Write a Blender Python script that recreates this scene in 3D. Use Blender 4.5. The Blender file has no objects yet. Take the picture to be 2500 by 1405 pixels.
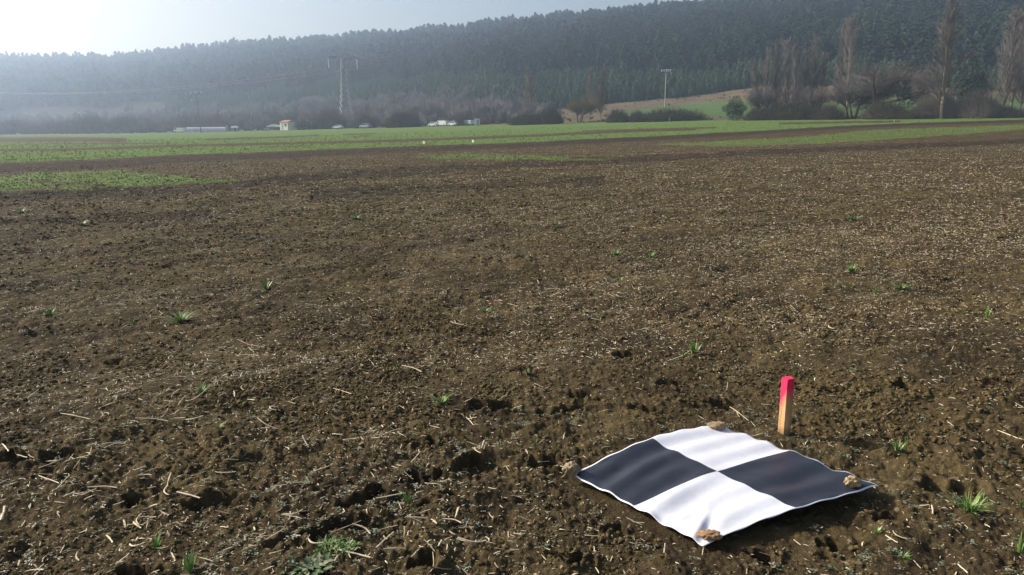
import bpy, math, random
import numpy as np
from mathutils import Matrix, Vector

rng = np.random.default_rng(7)
random.seed(7)
sc = bpy.context.scene
R = math.radians

# ------------------------------------------------------------------ camera
F = 1806.0            # focal length in photo pixels (2500 wide)
CH = 1.65             # camera height
TH = math.atan((702.5 - 312) / F)
RO = R(-0.7)
c_, s_ = math.cos(RO), math.sin(RO)
right0 = Vector((1, 0, 0)); up0 = Vector((0, math.sin(TH), math.cos(TH))); fwd = Vector((0, math.cos(TH), -math.sin(TH)))
rt = right0 * c_ + up0 * s_
up = -right0 * s_ + up0 * c_
cam = bpy.data.cameras.new('camera'); co = bpy.data.objects.new('camera', cam)
sc.collection.objects.link(co); sc.camera = co
M = Matrix.Identity(4)
for i in range(3):
    M[i][0] = rt[i]; M[i][1] = up[i]; M[i][2] = -fwd[i]
M.translation = (0, 0, CH)
co.matrix_world = M
cam.sensor_width = 36; cam.lens = F / 2500 * 36; cam.clip_start = 0.05; cam.clip_end = 12000

# ------------------------------------------------------------------ sky, sun, exposure
SUN_AZ, SUN_EL = -70.0, 31.0         # degrees from +Y (left is negative)
w = bpy.data.worlds.new('World'); sc.world = w; w.use_nodes = True
nt = w.node_tree
sky = nt.nodes.new('ShaderNodeTexSky'); sky.sky_type = 'NISHITA'; sky.sun_disc = False
sky.sun_elevation = R(SUN_EL); sky.sun_rotation = R(SUN_AZ)
sky.air_density = 1.0; sky.dust_density = 4.0; sky.ozone_density = 1.0
nt.links.new(sky.outputs[0], nt.nodes['Background'].inputs[0])
nt.nodes['Background'].inputs[1].default_value = 0.12
sl = bpy.data.lights.new('sun', 'SUN'); sl.energy = 5.0; sl.angle = R(0.5); sl.color = (1, 0.94, 0.85)
so = bpy.data.objects.new('sun', sl); sc.collection.objects.link(so)
sd = Vector((math.sin(R(SUN_AZ)) * math.cos(R(SUN_EL)), math.cos(R(SUN_AZ)) * math.cos(R(SUN_EL)), math.sin(R(SUN_EL))))
so.rotation_euler = sd.to_track_quat('Z', 'Y').to_euler()
so.location = (0, 0, 60)
sc.view_settings.view_transform = 'Standard'; sc.view_settings.look = 'None'
sc.view_settings.exposure = 0.35; sc.view_settings.gamma = 1
sc.cycles.use_denoising = True
sc.cycles.max_bounces = 6; sc.cycles.volume_bounces = 1; sc.cycles.transparent_max_bounces = 4
HAZE_D = 0.00052

# ------------------------------------------------------------------ pixel <-> world maps (photo pixels, 2500 wide)
def ray(px, py):
    dx = np.asarray(px, float) - 1250; dy = 702.5 - np.asarray(py, float)
    xx = (c_ * dx - s_ * dy) / F; yy = (s_ * dx + c_ * dy) / F
    X = xx; Y = math.cos(TH) + yy * math.sin(TH); Z = -math.sin(TH) + yy * math.cos(TH)
    return X, Y, Z
def proj(x, y, z):
    z = z - CH
    d = y * math.cos(TH) - z * math.sin(TH)
    d = np.where(d < 0.05, 0.05, d)
    u = y * math.sin(TH) + z * math.cos(TH)
    a, b = F * x / d, F * u / d
    return 1250 + c_ * a + s_ * b, 702.5 - (-s_ * a + c_ * b)

# terrain profile by column: field edge A, forest foot B, mid slope M, ridge C
CX = np.array([-900, 0, 300, 600, 900, 1250, 1500, 1700, 1850, 2100, 2500, 3400.])
rA = np.array([480, 440, 390, 330, 280, 230, 205, 192, 187, 183, 180, 180.])
yA = np.array([338, 330, 327, 321, 313, 304, 298.5, 295.5, 293, 290.5, 288, 282.])
rB = np.array([800, 720, 620, 520, 430, 330, 330, 345, 350, 345, 340, 340.])
yB = np.array([325, 320, 313, 303, 291, 278, 252, 233, 209, 207, 222, 226.])
rC = np.array([1700, 1500, 1400, 1250, 1080, 920, 850, 790, 750, 700, 640, 600.])
yS = np.array([150, 138, 140, 108, 90, 59, 32, 14, 3, -18, -45, -80.])     # tree top skyline
def zimg(px, py, r):
    X, Y, Z = ray(px, py)
    return CH + r * Z / np.hypot(X, Y)
zA = zimg(CX, yA, rA); zB = zimg(CX, yB, rB)
zC = zimg(CX, yS, rC) - 8.5
def colx(x, y):
    az = np.arctan2(x, np.maximum(y, 1e-6)); az = np.where(y <= 0, np.sign(x) * 1.5, az)
    az = np.clip(az, -0.97, 0.97)
    return np.clip(1250 + F * np.tan(az) / math.cos(TH), CX[0], CX[-1])
def prof(x, y):
    X = colx(x, y)
    return [np.interp(X, CX, t) for t in (rA, zA, rB, zB, rC, zC)]
def terr(x, y):
    x = np.asarray(x, float); y = np.asarray(y, float)
    r = np.hypot(x, y)
    a, za, b, zb, cc, zc = prof(x, y)
    az = np.abs(np.arctan2(x, y))
    fade = np.clip((1.9 - az) / 0.5, 0, 1); fade = fade * fade * (3 - 2 * fade)
    s = np.clip((r - 50) / (a - 50), 0, 1)
    z = za * s ** 1.6
    t1 = np.clip((r - a) / (b - a), 0, 1); z = np.where(r > a, za + (zb - za) * t1 ** 1.15, z)
    t2 = np.clip((r - b) / (cc - b), 0, 1)
    sh = 0.85 * t2 + 0.15 * np.sin(t2 * math.pi / 2)
    z = np.where(r > b, zb + (zc - zb) * sh, z)
    t3 = np.clip((r - cc) / 400, 0, 1); z = np.where(r > cc, zc - 45 * t3 * t3, z)
    return z * fade
def at(px, py, dz=0.0):
    """ground point seen at a photo pixel"""
    X, Y, Z = [float(v) for v in ray(px, py)]
    h = math.hypot(X, Y); X, Y, Z = X / h, Y / h, Z / h
    lo, r = 0.5, 1.0
    while r < 2200:
        if CH + Z * r - (float(terr(X * r, Y * r)) + dz) < 0: break
        lo = r; r *= 1.03
    hi = r
    for _ in range(40):
        m = (lo + hi) / 2
        if CH + Z * m - (float(terr(X * m, Y * m)) + dz) < 0: hi = m
        else: lo = m
    return X * hi, Y * hi, float(terr(X * hi, Y * hi))
def atr(px, r):
    """ground point in a photo column at range r"""
    X, Y, Z = [float(v) for v in ray(px, 305)]
    h = math.hypot(X, Y); x, y = X / h * r, Y / h * r
    return x, y, float(terr(x, y))
def zat(px, py, x, y):
    """height of the point above (x,y) that shows at row py"""
    r = math.hypot(x, y); return float(zimg(px, py, r))

# ------------------------------------------------------------------ noise
def _h(ix, iy, s):
    n = (ix.astype(np.int64) * 374761393 + iy.astype(np.int64) * 668265263 + s * 1274126177) & 0x7fffffff
    n = ((n ^ (n >> 13)) * 1274126177) & 0x7fffffff
    return ((n ^ (n >> 16)) & 0xffff) / 65535.0
def pn(x, y, s=0):
    xi, yi = np.floor(x), np.floor(y); fx, fy = x - xi, y - yi
    u = fx * fx * fx * (fx * (fx * 6 - 15) + 10); v = fy * fy * fy * (fy * (fy * 6 - 15) + 10)
    def g(ox, oy):
        a = _h(xi + ox, yi + oy, s) * 6.2832
        return np.cos(a) * (fx - ox) + np.sin(a) * (fy - oy)
    n00, n10, n01, n11 = g(0, 0), g(1, 0), g(0, 1), g(1, 1)
    return ((n00 * (1 - u) + n10 * u) * (1 - v) + (n01 * (1 - u) + n11 * u) * v) * 1.5
def worley(x, y, s=0):
    xi, yi = np.floor(x), np.floor(y); d1 = np.full(x.shape, 9.0)
    for ox in (-1, 0, 1):
        for oy in (-1, 0, 1):
            cx = xi + ox + 0.1 + 0.8 * _h(xi + ox, yi + oy, s); cy = yi + oy + 0.1 + 0.8 * _h(xi + ox, yi + oy, s + 7)
            d1 = np.minimum(d1, (cx - x) ** 2 + (cy - y) ** 2)
    return np.sqrt(d1)
def sst(a, b, v):
    t = np.clip((v - a) / (b - a), 0, 1); return t * t * (3 - 2 * t)

# hollows in the near soil: photo pixel, half width px, squash in depth, tilt, depth m
PITS = [(1165, 1140, 105, .36, .50, .085), (905, 1213, 80, .40, .45, .085), (1195, 1000, 85, .34, .45, .075), (1278, 912, 34, .6, .2, .06),
        (1525, 868, 34, .6, .1, .055), (1035, 1380, 42, .7, .1, .09), (790, 1300, 120, .26, .50, .07), (1380, 1000, 90, .22, .45, .05), (1040, 1175, 80, .25, .5, .06), (1862, 1345, 34, .9, .2, .09),
        (1405, 1362, 45, .6, 0, .07), (530, 1228, 75, .4, .1, .06), (2215, 940, 34, .7, -.4, .07), (2320, 1190, 80, .45, .1, .06),
        (1415, 968, 42, .5, 0, .06), (40, 1132, 45, .5, 0, .07), (283, 886, 22, .7, 0, .05), (1335, 1135, 40, .6, .1, .06),
        (1035, 1092, 36, .6, .1, .06), (1570, 1003, 40, .5, 0, .05), (2045, 1325, 50, .5, .1, .06), (330, 1400, 60, .5, 0, .08),
        (1500, 1285, 45, .5, .2, .05), (2440, 930, 50, .4, 0, .05), (2060, 945, 40, .4, 0, .04), (700, 1010, 40, .4, 0, .04),
        (350, 1215, 40, .6, .8, .06), (1090, 1230, 60, .4, .2, .05), (2180, 1255, 50, .5, .1, .06), (1760, 985, 40, .5, .1, .04),
        (180, 1120, 50, .5, .1, .04), (620, 1120, 60, .35, .3, .04), (1650, 940, 50, .35, .3, .035), (2400, 1120, 60, .4, .2, .04)]
PW = []
for px, py, hw, sq, tl, dp in PITS:
    x, y, _ = at(px, py); L = hw / F * math.hypot(x, y) * 1.02
    PW.append((x, y, L, L * sq * 1.25, tl, dp))

# the sheet: corners and lifted middles
def planept(px, py, z):
    X, Y, Z = [float(v) for v in ray(px, py)]; t = (z - CH) / Z
    return np.array([X * t, Y * t])
SL, ST, SR, SB = planept(1396, 1158, .035), planept(1752, 1040, .02), planept(2147, 1188, .055), planept(1716, 1335, .02)
SCEN = (SL + ST + SR + SB) / 4
def sheet_uv(x, y):
    """approximate sheet coordinates of a ground point"""
    e1 = ((SB - SL) + (SR - ST)) / 2; e2 = ((ST - SL) + (SR - SB)) / 2
    A = np.linalg.inv(np.array([e1, e2]).T)
    dx, dy = x - SCEN[0], y - SCEN[1]
    return A[0, 0] * dx + A[0, 1] * dy + .5, A[1, 0] * dx + A[1, 1] * dy + .5

# ------------------------------------------------------------------ ground cover maps, fixed to the ground
def pl(px, pts):
    a = np.array(pts, float); return np.interp(px, a[:, 0], a[:, 1])
G1L = [(-900, 414), (0, 398), (250, 390), (450, 378), (640, 372), (900, 361), (1240, 350), (1600, 333), (1840, 321), (2080, 307), (2250, 300), (2500, 293), (3300, 284)]
G2U = [(1560, 353), (1780, 343), (1990, 331), (2100, 319), (2500, 303), (3300, 287)]
G2L = [(1560, 354), (1780, 359), (2000, 352), (2200, 340), (2400, 325), (2500, 317), (3300, 297)]
G3U = [(1000, 381), (1150, 375), (1530, 388)]
G3L = [(1000, 385), (1150, 391), (1350, 393), (1530, 389)]
G4U = [(-900, 440), (0, 430), (180, 416), (330, 417), (480, 433), (590, 437)]
G4L = [(-900, 480), (0, 467), (200, 461), (400, 452), (480, 450), (590, 443)]
TRK = [([(0, 367), (150, 366), (300, 361), (480, 355), (640, 352), (900, 346), (1100, 339), (1240, 334), (1400, 327), (1560, 320), (1700, 316)], 2.2),
       ([(-900, 346), (0, 341), (200, 341), (310, 343)], 4.0), ([(500, 341), (640, 337), (780, 331)], 1.3), ([(840, 329), (920, 326)], 1.0),
       ([(1420, 321), (1650, 314), (1750, 312)], 1.2), ([(60, 352), (400, 350)], .8), ([(640, 360), (760, 356)], .8), ([(860, 334), (900, 332)], .9),
       ([(1900, 302), (2200, 297)], 1.6), ([(2250, 309), (2500, 300)], 2.0)]
def cover(x, y):
    """0..1 green cover of the field at a ground point"""
    px, py = proj(x, y, terr(x, y)); r = np.hypot(x, y)
    a_ = R(42); u_ = x * math.sin(a_) + y * math.cos(a_); v_ = x * math.cos(a_) - y * math.sin(a_)
    n = .8 * pn(u_ / 9, v_ / .9, 3) + .5 * pn(x / 3, y / 3, 5) + .5 * pn(x / 1.1, y / 1.1, 4)
    wob = n * np.clip(260 / np.maximum(r, 5), .6, 9) * .6
    p = py + wob; front = (y > 1)
    soft = np.clip(110 / np.maximum(r, 5), .7, 5)
    g = sst(0, 1, (pl(px, G1L) - p) / soft) 
    m = (px > 1560); g2 = sst(0, 1, (p - pl(px, G2U)) / soft) * sst(0, 1, (pl(px, G2L) - p) / soft) * m * .62
    m = (px > 1000) & (px < 1530); g3 = sst(0, 1, (p - pl(px, G3U)) / soft) * sst(0, 1, (pl(px, G3L) - p) / soft) * m * .62
    m = px < 585; g4 = sst(0, 1, (p - pl(px, G4U)) / soft) * sst(0, 1, (pl(px, G4L) - p) / soft) * m * (.72 + .25 * n)
    wedge = sst(0, 1, (12 - np.abs(py - (446 + (px - 150) * .07)) * 4) / 8) * (px > 40) * (px < 260)
    g = np.maximum.reduce([g, g2, g3, g4 * (1 - .85 * wedge)])
    for pts, th in TRK:
        a = np.array(pts, float)
        m = (px > a[0, 0]) & (px < a[-1, 0])
        e = th * 1.45 * (1 + .7 * n)
        g = g * (1 - m * sst(1.3, .6, np.abs(py + wob * .25 - pl(px, pts)) / np.maximum(e, .2)))
    g = g * (.82 + .35 * n)
    return np.clip(np.where(front, g, .0), 0, 1)
D2 = [(-900, 520), (0, 480), (200, 472), (420, 462), (700, 437), (900, 424), (1200, 407), (1350, 399), (1600, 388), (1900, 371), (2500, 345), (3300, 315)]
def moist(x, y):
    """0..1 freshly turned, damp soil"""
    px, py = proj(x, y, terr(x, y)); r = np.hypot(x, y)
    a_ = R(42); u_ = x * math.sin(a_) + y * math.cos(a_); v_ = x * math.cos(a_) - y * math.sin(a_)
    n = .9 * pn(u_ / 5, v_ / .7, 13) + .6 * pn(x / 2.2, y / 2.2, 15) + .6 * pn(x / .7, y / .7, 14)
    p = py + n * np.clip(230 / np.maximum(r, 5), .8, 12)
    th1 = np.interp(px, [0, 640, 1240, 1840, 2500], [24, 18, 13, 8, 6])
    u = (p - pl(px, G1L)) / th1
    d = sst(-.1, .15, u) * sst(1.25, .7, u)
    th2 = np.interp(px, [0, 600, 1300, 2500], [17, 13, 9, 6])
    d = np.maximum(d, sst(1.25, .6, np.abs(p - pl(px, D2)) / th2))
    d3 = sst(1.2, .4, np.abs(p - np.interp(px, [700, 1350, 1500], [478, 446, 440])) / 14) * (px > 760) * (px < 1480)
    d = np.maximum(d, d3 * .8)
    d4 = sst(1.2, .4, np.abs(p - np.interp(px, [-900, 0, 500], [600, 548, 518])) / 14) * (px < 520)
    d = np.maximum(d, d4 * .9) * (.92 + .4 * n)
    return np.clip(np.where(y > 1, d, 0), 0, 1)
def relief(x, y, fine=True):
    """small relief of the soil on top of terr()"""
    r = np.hypot(x, y)
    z = .030 * pn(x / 2.6, y / 2.6, 21) + .018 * pn(x / 1.0, y / 1.0, 22)
    a = R(42); u = x * math.sin(a) + y * math.cos(a); v = x * math.cos(a) - y * math.sin(a)   # rows run to the right and away
    z = z + .016 * pn(u / 2.4, v / .38, 23) * sst(90, 20, r)
    amp = .75 + .9 * pn(x / 1.4, y / 1.4, 24); amp = np.clip(amp, .25, 1.6)
    for lam, am, s in ((.42, .026, 31), (.19, .016, 32), (.09, .011, 33), (.045, .009, 34), (.022, .005, 35)):
        if not fine and lam < .1: continue
        f = np.clip((lam / .0052 - r) / (lam / .0052 * .5), 0, 1)
        if lam > .15: f = np.clip(f + sst(400, 60, r) * .8, 0, 1)
        k = f > 0
        if not k.any(): continue
        t = np.zeros_like(r); q = pn(x[k] / lam + 3.1 * s, y[k] / lam, s)
        t[k] = (.5 - np.abs(q) * 1.7) * f[k] * (amp[k] if lam < .3 else 1)
        z = z - t * am
    k = r < 14
    if k.any() and fine:
        t = np.zeros_like(r)
        wv = worley(x[k] / .085 + .6 * pn(x[k] / .05, y[k] / .05, 3), y[k] / .085, 41)
        mask = sst(.0, .35, pn(x[k] / .5, y[k] / .5, 44))
        t[k] = np.clip(.55 - wv, 0, 1) * .030 * mask * sst(14, 9, r[k])
        wv = worley(x[k] / .034, y[k] / .034, 42)
        t[k] += np.clip(.6 - wv, 0, 1) * .010 * (.4 + mask) * sst(9, 5, r[k])
        z = z + t
    # fresh tracks: rough and sunk
    md = moist(x, y) * (y > 1)
    z = z - .05 * md * sst(120, 15, r) + md * .05 * pn(x / .5, y / .5, 51) * sst(120, 40, r)
    for (cx, cy, L, W, tl, dp) in PW:
        k = (np.abs(x - cx) < L * 1.8) & (np.abs(y - cy) < L * 1.8)
        if not k.any(): continue
        dx, dy = x[k] - cx, y[k] - cy; dp = dp * (.62 if dp > .07 else .8)
        dx = dx + .03 * pn(x[k] / .06, y[k] / .06, 61) + .45 * L * pn(x[k] / L / .7, y[k] / L / .7, 63); dy = dy + .03 * pn(x[k] / .06, y[k] / .06, 62) + .35 * L * pn(x[k] / L / .6, y[k] / L / .6, 64)
        uu = dx * math.cos(tl) + dy * math.sin(tl); vv = -dx * math.sin(tl) + dy * math.cos(tl)
        q = np.sqrt((uu / L) ** 2 + (vv / W) ** 2)
        t = -dp * sst(1.0, .62, q) + dp * .28 * sst(1.7, 1.15, q) * sst(.9, 1.1, q)
        z[k] = z[k] + t
    # ground under and round the sheet
    k = (np.abs(x - SCEN[0]) < 1.6) & (np.abs(y - SCEN[1]) < 1.6)
    if k.any():
        u, v = sheet_uv(x[k], y[k])
        q = np.maximum(np.abs(u - .5), np.abs(v - .5))
        m = sst(.62, .5, q)
        edge = sst(.9, 1.06, u) * sst(1.25, 1.08, u) * sst(-.05, .3, v) * sst(1.15, .95, v)
        zz = np.minimum(z[k], -.004 - .012 * m)
        z[k] = z[k] * (1 - m) + zz * m - .012 * edge
    return z
_px = np.array([0.]); 
def gz(x, y):
    a, b = np.array([float(x)]), np.array([float(y)])
    return float(terr(a, b)[0] + relief(a, b)[0])

# ------------------------------------------------------------------ mesh + tag helpers
def mk(name, V, Fc, mat, parent=None, smooth=False, attrs=None, mi=None):
    """V (n,3); Fc: (m,k) int array or list of such arrays"""
    me = bpy.data.meshes.new(name)
    V = np.asarray(V, dtype=np.float32)
    Fs = Fc if isinstance(Fc, list) else [Fc]
    Fs = [np.asarray(f, dtype=np.int32) for f in Fs if len(f)]
    loops = np.concatenate([f.ravel() for f in Fs])
    tot = np.concatenate([np.full(len(f), f.shape[1], np.int32) for f in Fs])
    st = np.concatenate([[0], np.cumsum(tot)[:-1]]).astype(np.int32)
    me.vertices.add(len(V)); me.vertices.foreach_set('co', V.ravel())
    me.loops.add(len(loops)); me.loops.foreach_set('vertex_index', loops)
    me.polygons.add(len(tot)); me.polygons.foreach_set('loop_start', st); me.polygons.foreach_set('loop_total', tot)
    if mi is not None: me.polygons.foreach_set('material_index', np.asarray(mi, np.int32))
    me.polygons.foreach_set('use_smooth', np.full(len(tot), smooth))
    for m in (mat if isinstance(mat, (list, tuple)) else [mat]): me.materials.append(m)
    for k, a in (attrs or {}).items():
        at_ = me.attributes.new(k, 'FLOAT', 'POINT'); at_.data.foreach_set('value', np.asarray(a, np.float32))
    me.update(calc_edges=True)
    o = bpy.data.objects.new(name, me); sc.collection.objects.link(o)
    if parent: o.parent = parent
    return o
def tag(o, label=None, cat=None, group=None, kind=None):
    for k, v in (('label', label), ('category', cat), ('group', group), ('kind', kind)):
        if v: o[k] = v
    return o
def empty(name, loc, label, cat, group=None, rz=0.0, sc_=1.0):
    e = bpy.data.objects.new(name, None); sc.collection.objects.link(e)
    e.location = loc; e.rotation_euler = (0, 0, rz); e.scale = (sc_,) * 3 if not isinstance(sc_, tuple) else sc_
    e.empty_display_size = .3
    return tag(e, label, cat, group)
def copytree(o, parent=None):
    c = o.copy(); sc.collection.objects.link(c)
    if parent: c.parent = parent
    for ch in [k for k in bpy.data.objects if k.parent == o]: copytree(ch, c)
    return c
def box(cx, cy, cz, sx, sy, sz, taper=1.0):
    v = np.array([(x, y, z) for z in (-1, 1) for y in (-1, 1) for x in (-1, 1)], float) * .5
    v[4:, :2] *= taper
    v = v * (sx, sy, sz) + (cx, cy, cz)
    f = np.array([(0, 2, 3, 1), (4, 5, 7, 6), (0, 1, 5, 4), (2, 6, 7, 3), (0, 4, 6, 2), (1, 3, 7, 5)])
    return v, f
def tubes(P0, P1, r0, r1, n=3):
    """many tapered prisms"""
    P0 = np.asarray(P0, float).reshape(-1, 3); P1 = np.asarray(P1, float).reshape(-1, 3); m = len(P0)
    r0 = np.broadcast_to(np.asarray(r0, float), (m,)); r1 = np.broadcast_to(np.asarray(r1, float), (m,))
    d = P1 - P0; d = d / np.maximum(np.linalg.norm(d, axis=1, keepdims=True), 1e-9)
    ref = np.where(np.abs(d[:, 2:3]) > .9, np.array([[1., 0, 0]]), np.array([[0, 0, 1.]]))
    a = np.cross(d, ref); a /= np.linalg.norm(a, axis=1, keepdims=True); b = np.cross(d, a)
    V = np.zeros((m, 2 * n, 3))
    for k in range(n):
        t = 2 * math.pi * k / n
        q = math.cos(t) * a + math.sin(t) * b
        V[:, k] = P0 + q * r0[:, None]; V[:, n + k] = P1 + q * r1[:, None]
    base = (np.arange(m) * 2 * n)[:, None, None]
    f = np.array([(k, (k + 1) % n, n + (k + 1) % n, n + k) for k in range(n)])[None] + base
    caps = np.array([tuple(range(n))[::-1], tuple(range(n, 2 * n))])[None] + base
    return V.reshape(-1, 3), [f.reshape(-1, 4), caps.reshape(-1, n)]
class MB:
    def __init__(s): s.V = []; s.F = {}; s.n = 0
    def add(s, V, Fc):
        V = np.asarray(V, float)
        for f in (Fc if isinstance(Fc, list) else [Fc]):
            f = np.asarray(f)
            if len(f): s.F.setdefault(f.shape[1], []).append(f + s.n)
        s.V.append(V); s.n += len(V); return s
    def box(s, *a, **k): return s.add(*box(*a, **k))
    def tube(s, p0, p1, r0, r1=None, n=8): return s.add(*tubes([p0], [p1], r0, r1 if r1 is not None else r0, n))
    def build(s, name, mat, parent=None, smooth=False):
        return mk(name, np.concatenate(s.V), [np.concatenate(v) for v in s.F.values()], mat, parent, smooth)

# ------------------------------------------------------------------ materials
def mat(name, col, rough=.9, spec=.2, build=None):
    m = bpy.data.materials.new(name); m.use_nodes = True
    b = m.node_tree.nodes['Principled BSDF']
    b.inputs['Base Color'].default_value = (*col, 1); b.inputs['Roughness'].default_value = rough
    b.inputs['Specular IOR Level'].default_value = spec
    if build: build(m.node_tree, b)
    return m
def N(t, typ, **k):
    n = t.nodes.new(typ)
    for a, v in k.items():
        if a.startswith('i_'):
            key = a[2:]; key = int(key) if key.isdigit() else key.replace('_', ' ')
            n.inputs[key].default_value = v
        else: setattr(n, a, v)
    return n
def noise(t, scale, detail=5, rough=.6, coord=None):
    n = N(t, 'ShaderNodeTexNoise', i_Scale=scale, i_Detail=detail, i_Roughness=rough)
    if coord is None:
        coord = N(t, 'ShaderNodeTexCoord').outputs['Object']
    t.links.new(coord, n.inputs['Vector']); return n.outputs['Fac']
def ramp(t, fac, stops):
    r = N(t, 'ShaderNodeValToRGB'); e = r.color_ramp.elements
    while len(e) < len(stops): e.new(.5)
    for i, (p, c) in enumerate(stops): e[i].position = p; e[i].color = (*c, 1)
    t.links.new(fac, r.inputs[0]); return r.outputs[0]
def mix(t, fac, a, b, mode='MIX'):
    m = N(t, 'ShaderNodeMix', data_type='RGBA', blend_type=mode)
    for i, v in ((0, fac), (6, a), (7, b)):
        if isinstance(v, (int, float)): m.inputs[i].default_value = v
        elif isinstance(v, tuple): m.inputs[i].default_value = (*v, 1)
        else: t.links.new(v, m.inputs[i])
    return m.outputs[2]
def attr(t, name): return N(t, 'ShaderNodeAttribute', attribute_name=name).outputs['Fac']
def bump(t, b, h, dist, strength=1.0):
    n = N(t, 'ShaderNodeBump', i_Strength=strength, i_Distance=dist); t.links.new(h, n.inputs['Height'])
    t.links.new(n.outputs[0], b.inputs['Normal'])
def varied(c, v=.35, scale=4.0, bumpd=0.0):
    lo = tuple(x * (1 - v) for x in c); hi = tuple(min(1, x * (1 + v)) for x in c)
    def f(t, b):
        n = noise(t, scale); t.links.new(ramp(t, n, [(.3, lo), (.7, hi)]), b.inputs['Base Color'])
        if bumpd: bump(t, b, n, bumpd)
    return f
def soil_nodes(t, b):
    n1 = noise(t, .7, 4); n2 = noise(t, 9, 6, .7); n3 = noise(t, 60, 5, .7)
    dry = ramp(t, n2, [(.32, (.048, .035, .016)), (.52, (.100, .074, .033)), (.72, (.175, .133, .062))])
    dk = ramp(t, n2, [(.3, (.030, .022, .012)), (.7, (.074, .053, .027))])
    big = ramp(t, n1, [(.38, (0, 0, 0)), (.62, (1, 1, 1))])
    c = mix(t, big, dk, dry)
    c = mix(t, ramp(t, n3, [(.36, (.5,) * 3), (.56, (0, 0, 0))]), c, (.03, .020, .012))
    # scattered fine chaff, too small to model far away
    ch = ramp(t, noise(t, 34, 2, .5), [(.66, (0, 0, 0)), (.70, (1, 1, 1))])
    c = mix(t, mix(t, .5, (0, 0, 0), ch, 'MIX'), c, (.30, .25, .15))
    c = mix(t, attr(t, 'moist'), c, ramp(t, n2, [(.3, (.020, .015, .010)), (.7, (.052, .039, .025))]))
    gn = noise(t, 3.5, 5, .7); 
    gc = ramp(t, gn, [(.3, (.075, .122, .028)), (.55, (.108, .165, .038)), (.75, (.150, .205, .056))])
    gs = N(t, 'ShaderNodeMath', operation='MULTIPLY_ADD', i_1=1.6, i_2=-.22); t.links.new(attr(t, 'cover'), gs.inputs[0])
    ga = N(t, 'ShaderNodeMath', operation='ADD'); t.links.new(gs.outputs[0], ga.inputs[0])
    gm = N(t, 'ShaderNodeMath', operation='MULTIPLY_ADD', i_1=1.1, i_2=-.5, use_clamp=False); t.links.new(noise(t, 1.6, 6, .75), gm.inputs[0])
    t.links.new(gm.outputs[0], ga.inputs[1]); ga.use_clamp = True
    c = mix(t, ga.outputs[0], c, gc)
    t.links.new(c, b.inputs['Base Color'])
    h = N(t, 'ShaderNodeMath', operation='MULTIPLY_ADD', i_1=.35); t.links.new(n3, h.inputs[0]); t.links.new(n2, h.inputs[2])
    bump(t, b, h.outputs[0], .028, 1.0)
M_soil = mat('soil', (.1, .07, .04), 1.0, .08, soil_nodes)
def clod_nodes(t, b):
    n2 = noise(t, 14, 5, .7)
    t.links.new(ramp(t, n2, [(.3, (.042, .031, .015)), (.5, (.098, .073, .033)), (.72, (.175, .133, .063))]), b.inputs['Base Color'])
    bump(t, b, noise(t, 90, 4, .7), .004, .8)
M_clod = mat('soil_clod', (.1, .07, .04), 1.0, .08, clod_nodes)
def straw_nodes(t, b):
    n = noise(t, 40, 3)
    base = ramp(t, n, [(.3, (.46, .36, .22)), (.5, (.68, .57, .38)), (.7, (.82, .73, .54))])
    t.links.new(mix(t, attr(t, 'tint'), base, (.20, .145, .085)), b.inputs['Base Color'])
M_straw = mat('dry_straw', (.5, .4, .28), .75, .25, straw_nodes)
def leaf_nodes(a, bcol, ccol):
    def f(t, b):
        base = ramp(t, noise(t, 8, 3), [(.3, a), (.7, bcol)])
        t.links.new(mix(t, attr(t, 'tint'), base, ccol), b.inputs['Base Color'])
    return f
M_grass = mat('grass_blade', (.05, .12, .02), .45, .45, leaf_nodes((.085, .190, .030), (.160, .300, .060), (.42, .40, .18)))
M_wheat = mat('young_wheat', (.05, .12, .02), .6, .3, leaf_nodes((.095, .158, .032), (.150, .220, .048), (.24, .27, .09)))
M_weed = mat('weed_leaf', (.1, .14, .09), .5, .5, leaf_nodes((.060, .085, .038), (.150, .175, .095), (.34, .34, .24)))
M_broad = mat('broad_leaf', (.05, .1, .04), .6, .25, leaf_nodes((.025, .055, .016), (.055, .100, .032), (.34, .36, .20)))
M_pine = mat('pine_needles', (.03, .05, .03), .9, .1, leaf_nodes((.009, .015, .011), (.017, .027, .018), (.055, .092, .038)))
M_bark = mat('bark', (.16, .13, .10), .9, .1, varied((.15, .125, .10), .4, 3, .02))
M_pbark = mat('poplar_bark', (.3, .27, .22), .9, .1, varied((.24, .20, .155), .45, 1.5, .02))
M_twig = mat('bare_twigs', (.13, .1, .08), .9, .1, varied((.185, .165, .148), .3, .6))
M_twigr = mat('reddish_twigs', (.14, .09, .07), .9, .1, varied((.200, .168, .145), .3, .6))
M_twigy = mat('yellowish_twigs', (.17, .14, .08), .9, .1, varied((.200, .165, .095), .3, .6))
M_ever = mat('dark_leaves', (.02, .04, .02), .7, .3, varied((.022, .040, .020), .4, 2))
M_hedge = mat('hedge_twigs', (.07, .06, .05), .9, .1, varied((.150, .130, .098), .35, 1))
M_steel = mat('galvanised_steel', (.5, .52, .54), .45, .5, varied((.25, .27, .28), .1, 2))
M_conc = mat('pole_concrete', (.35, .34, .32), .85, .2, varied((.38, .37, .34), .15, 3))
M_dpole = mat('weathered_pole', (.2, .18, .17), .85, .2, varied((.16, .15, .14), .2, 3))
M_insul = mat('glass_insulator', (.75, .8, .82), .2, .6, varied((.75, .80, .82), .06, 5))
M_wire = mat('wire', (.35, .36, .37), .5, .5, varied((.42, .43, .44), .1, 1))
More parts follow.
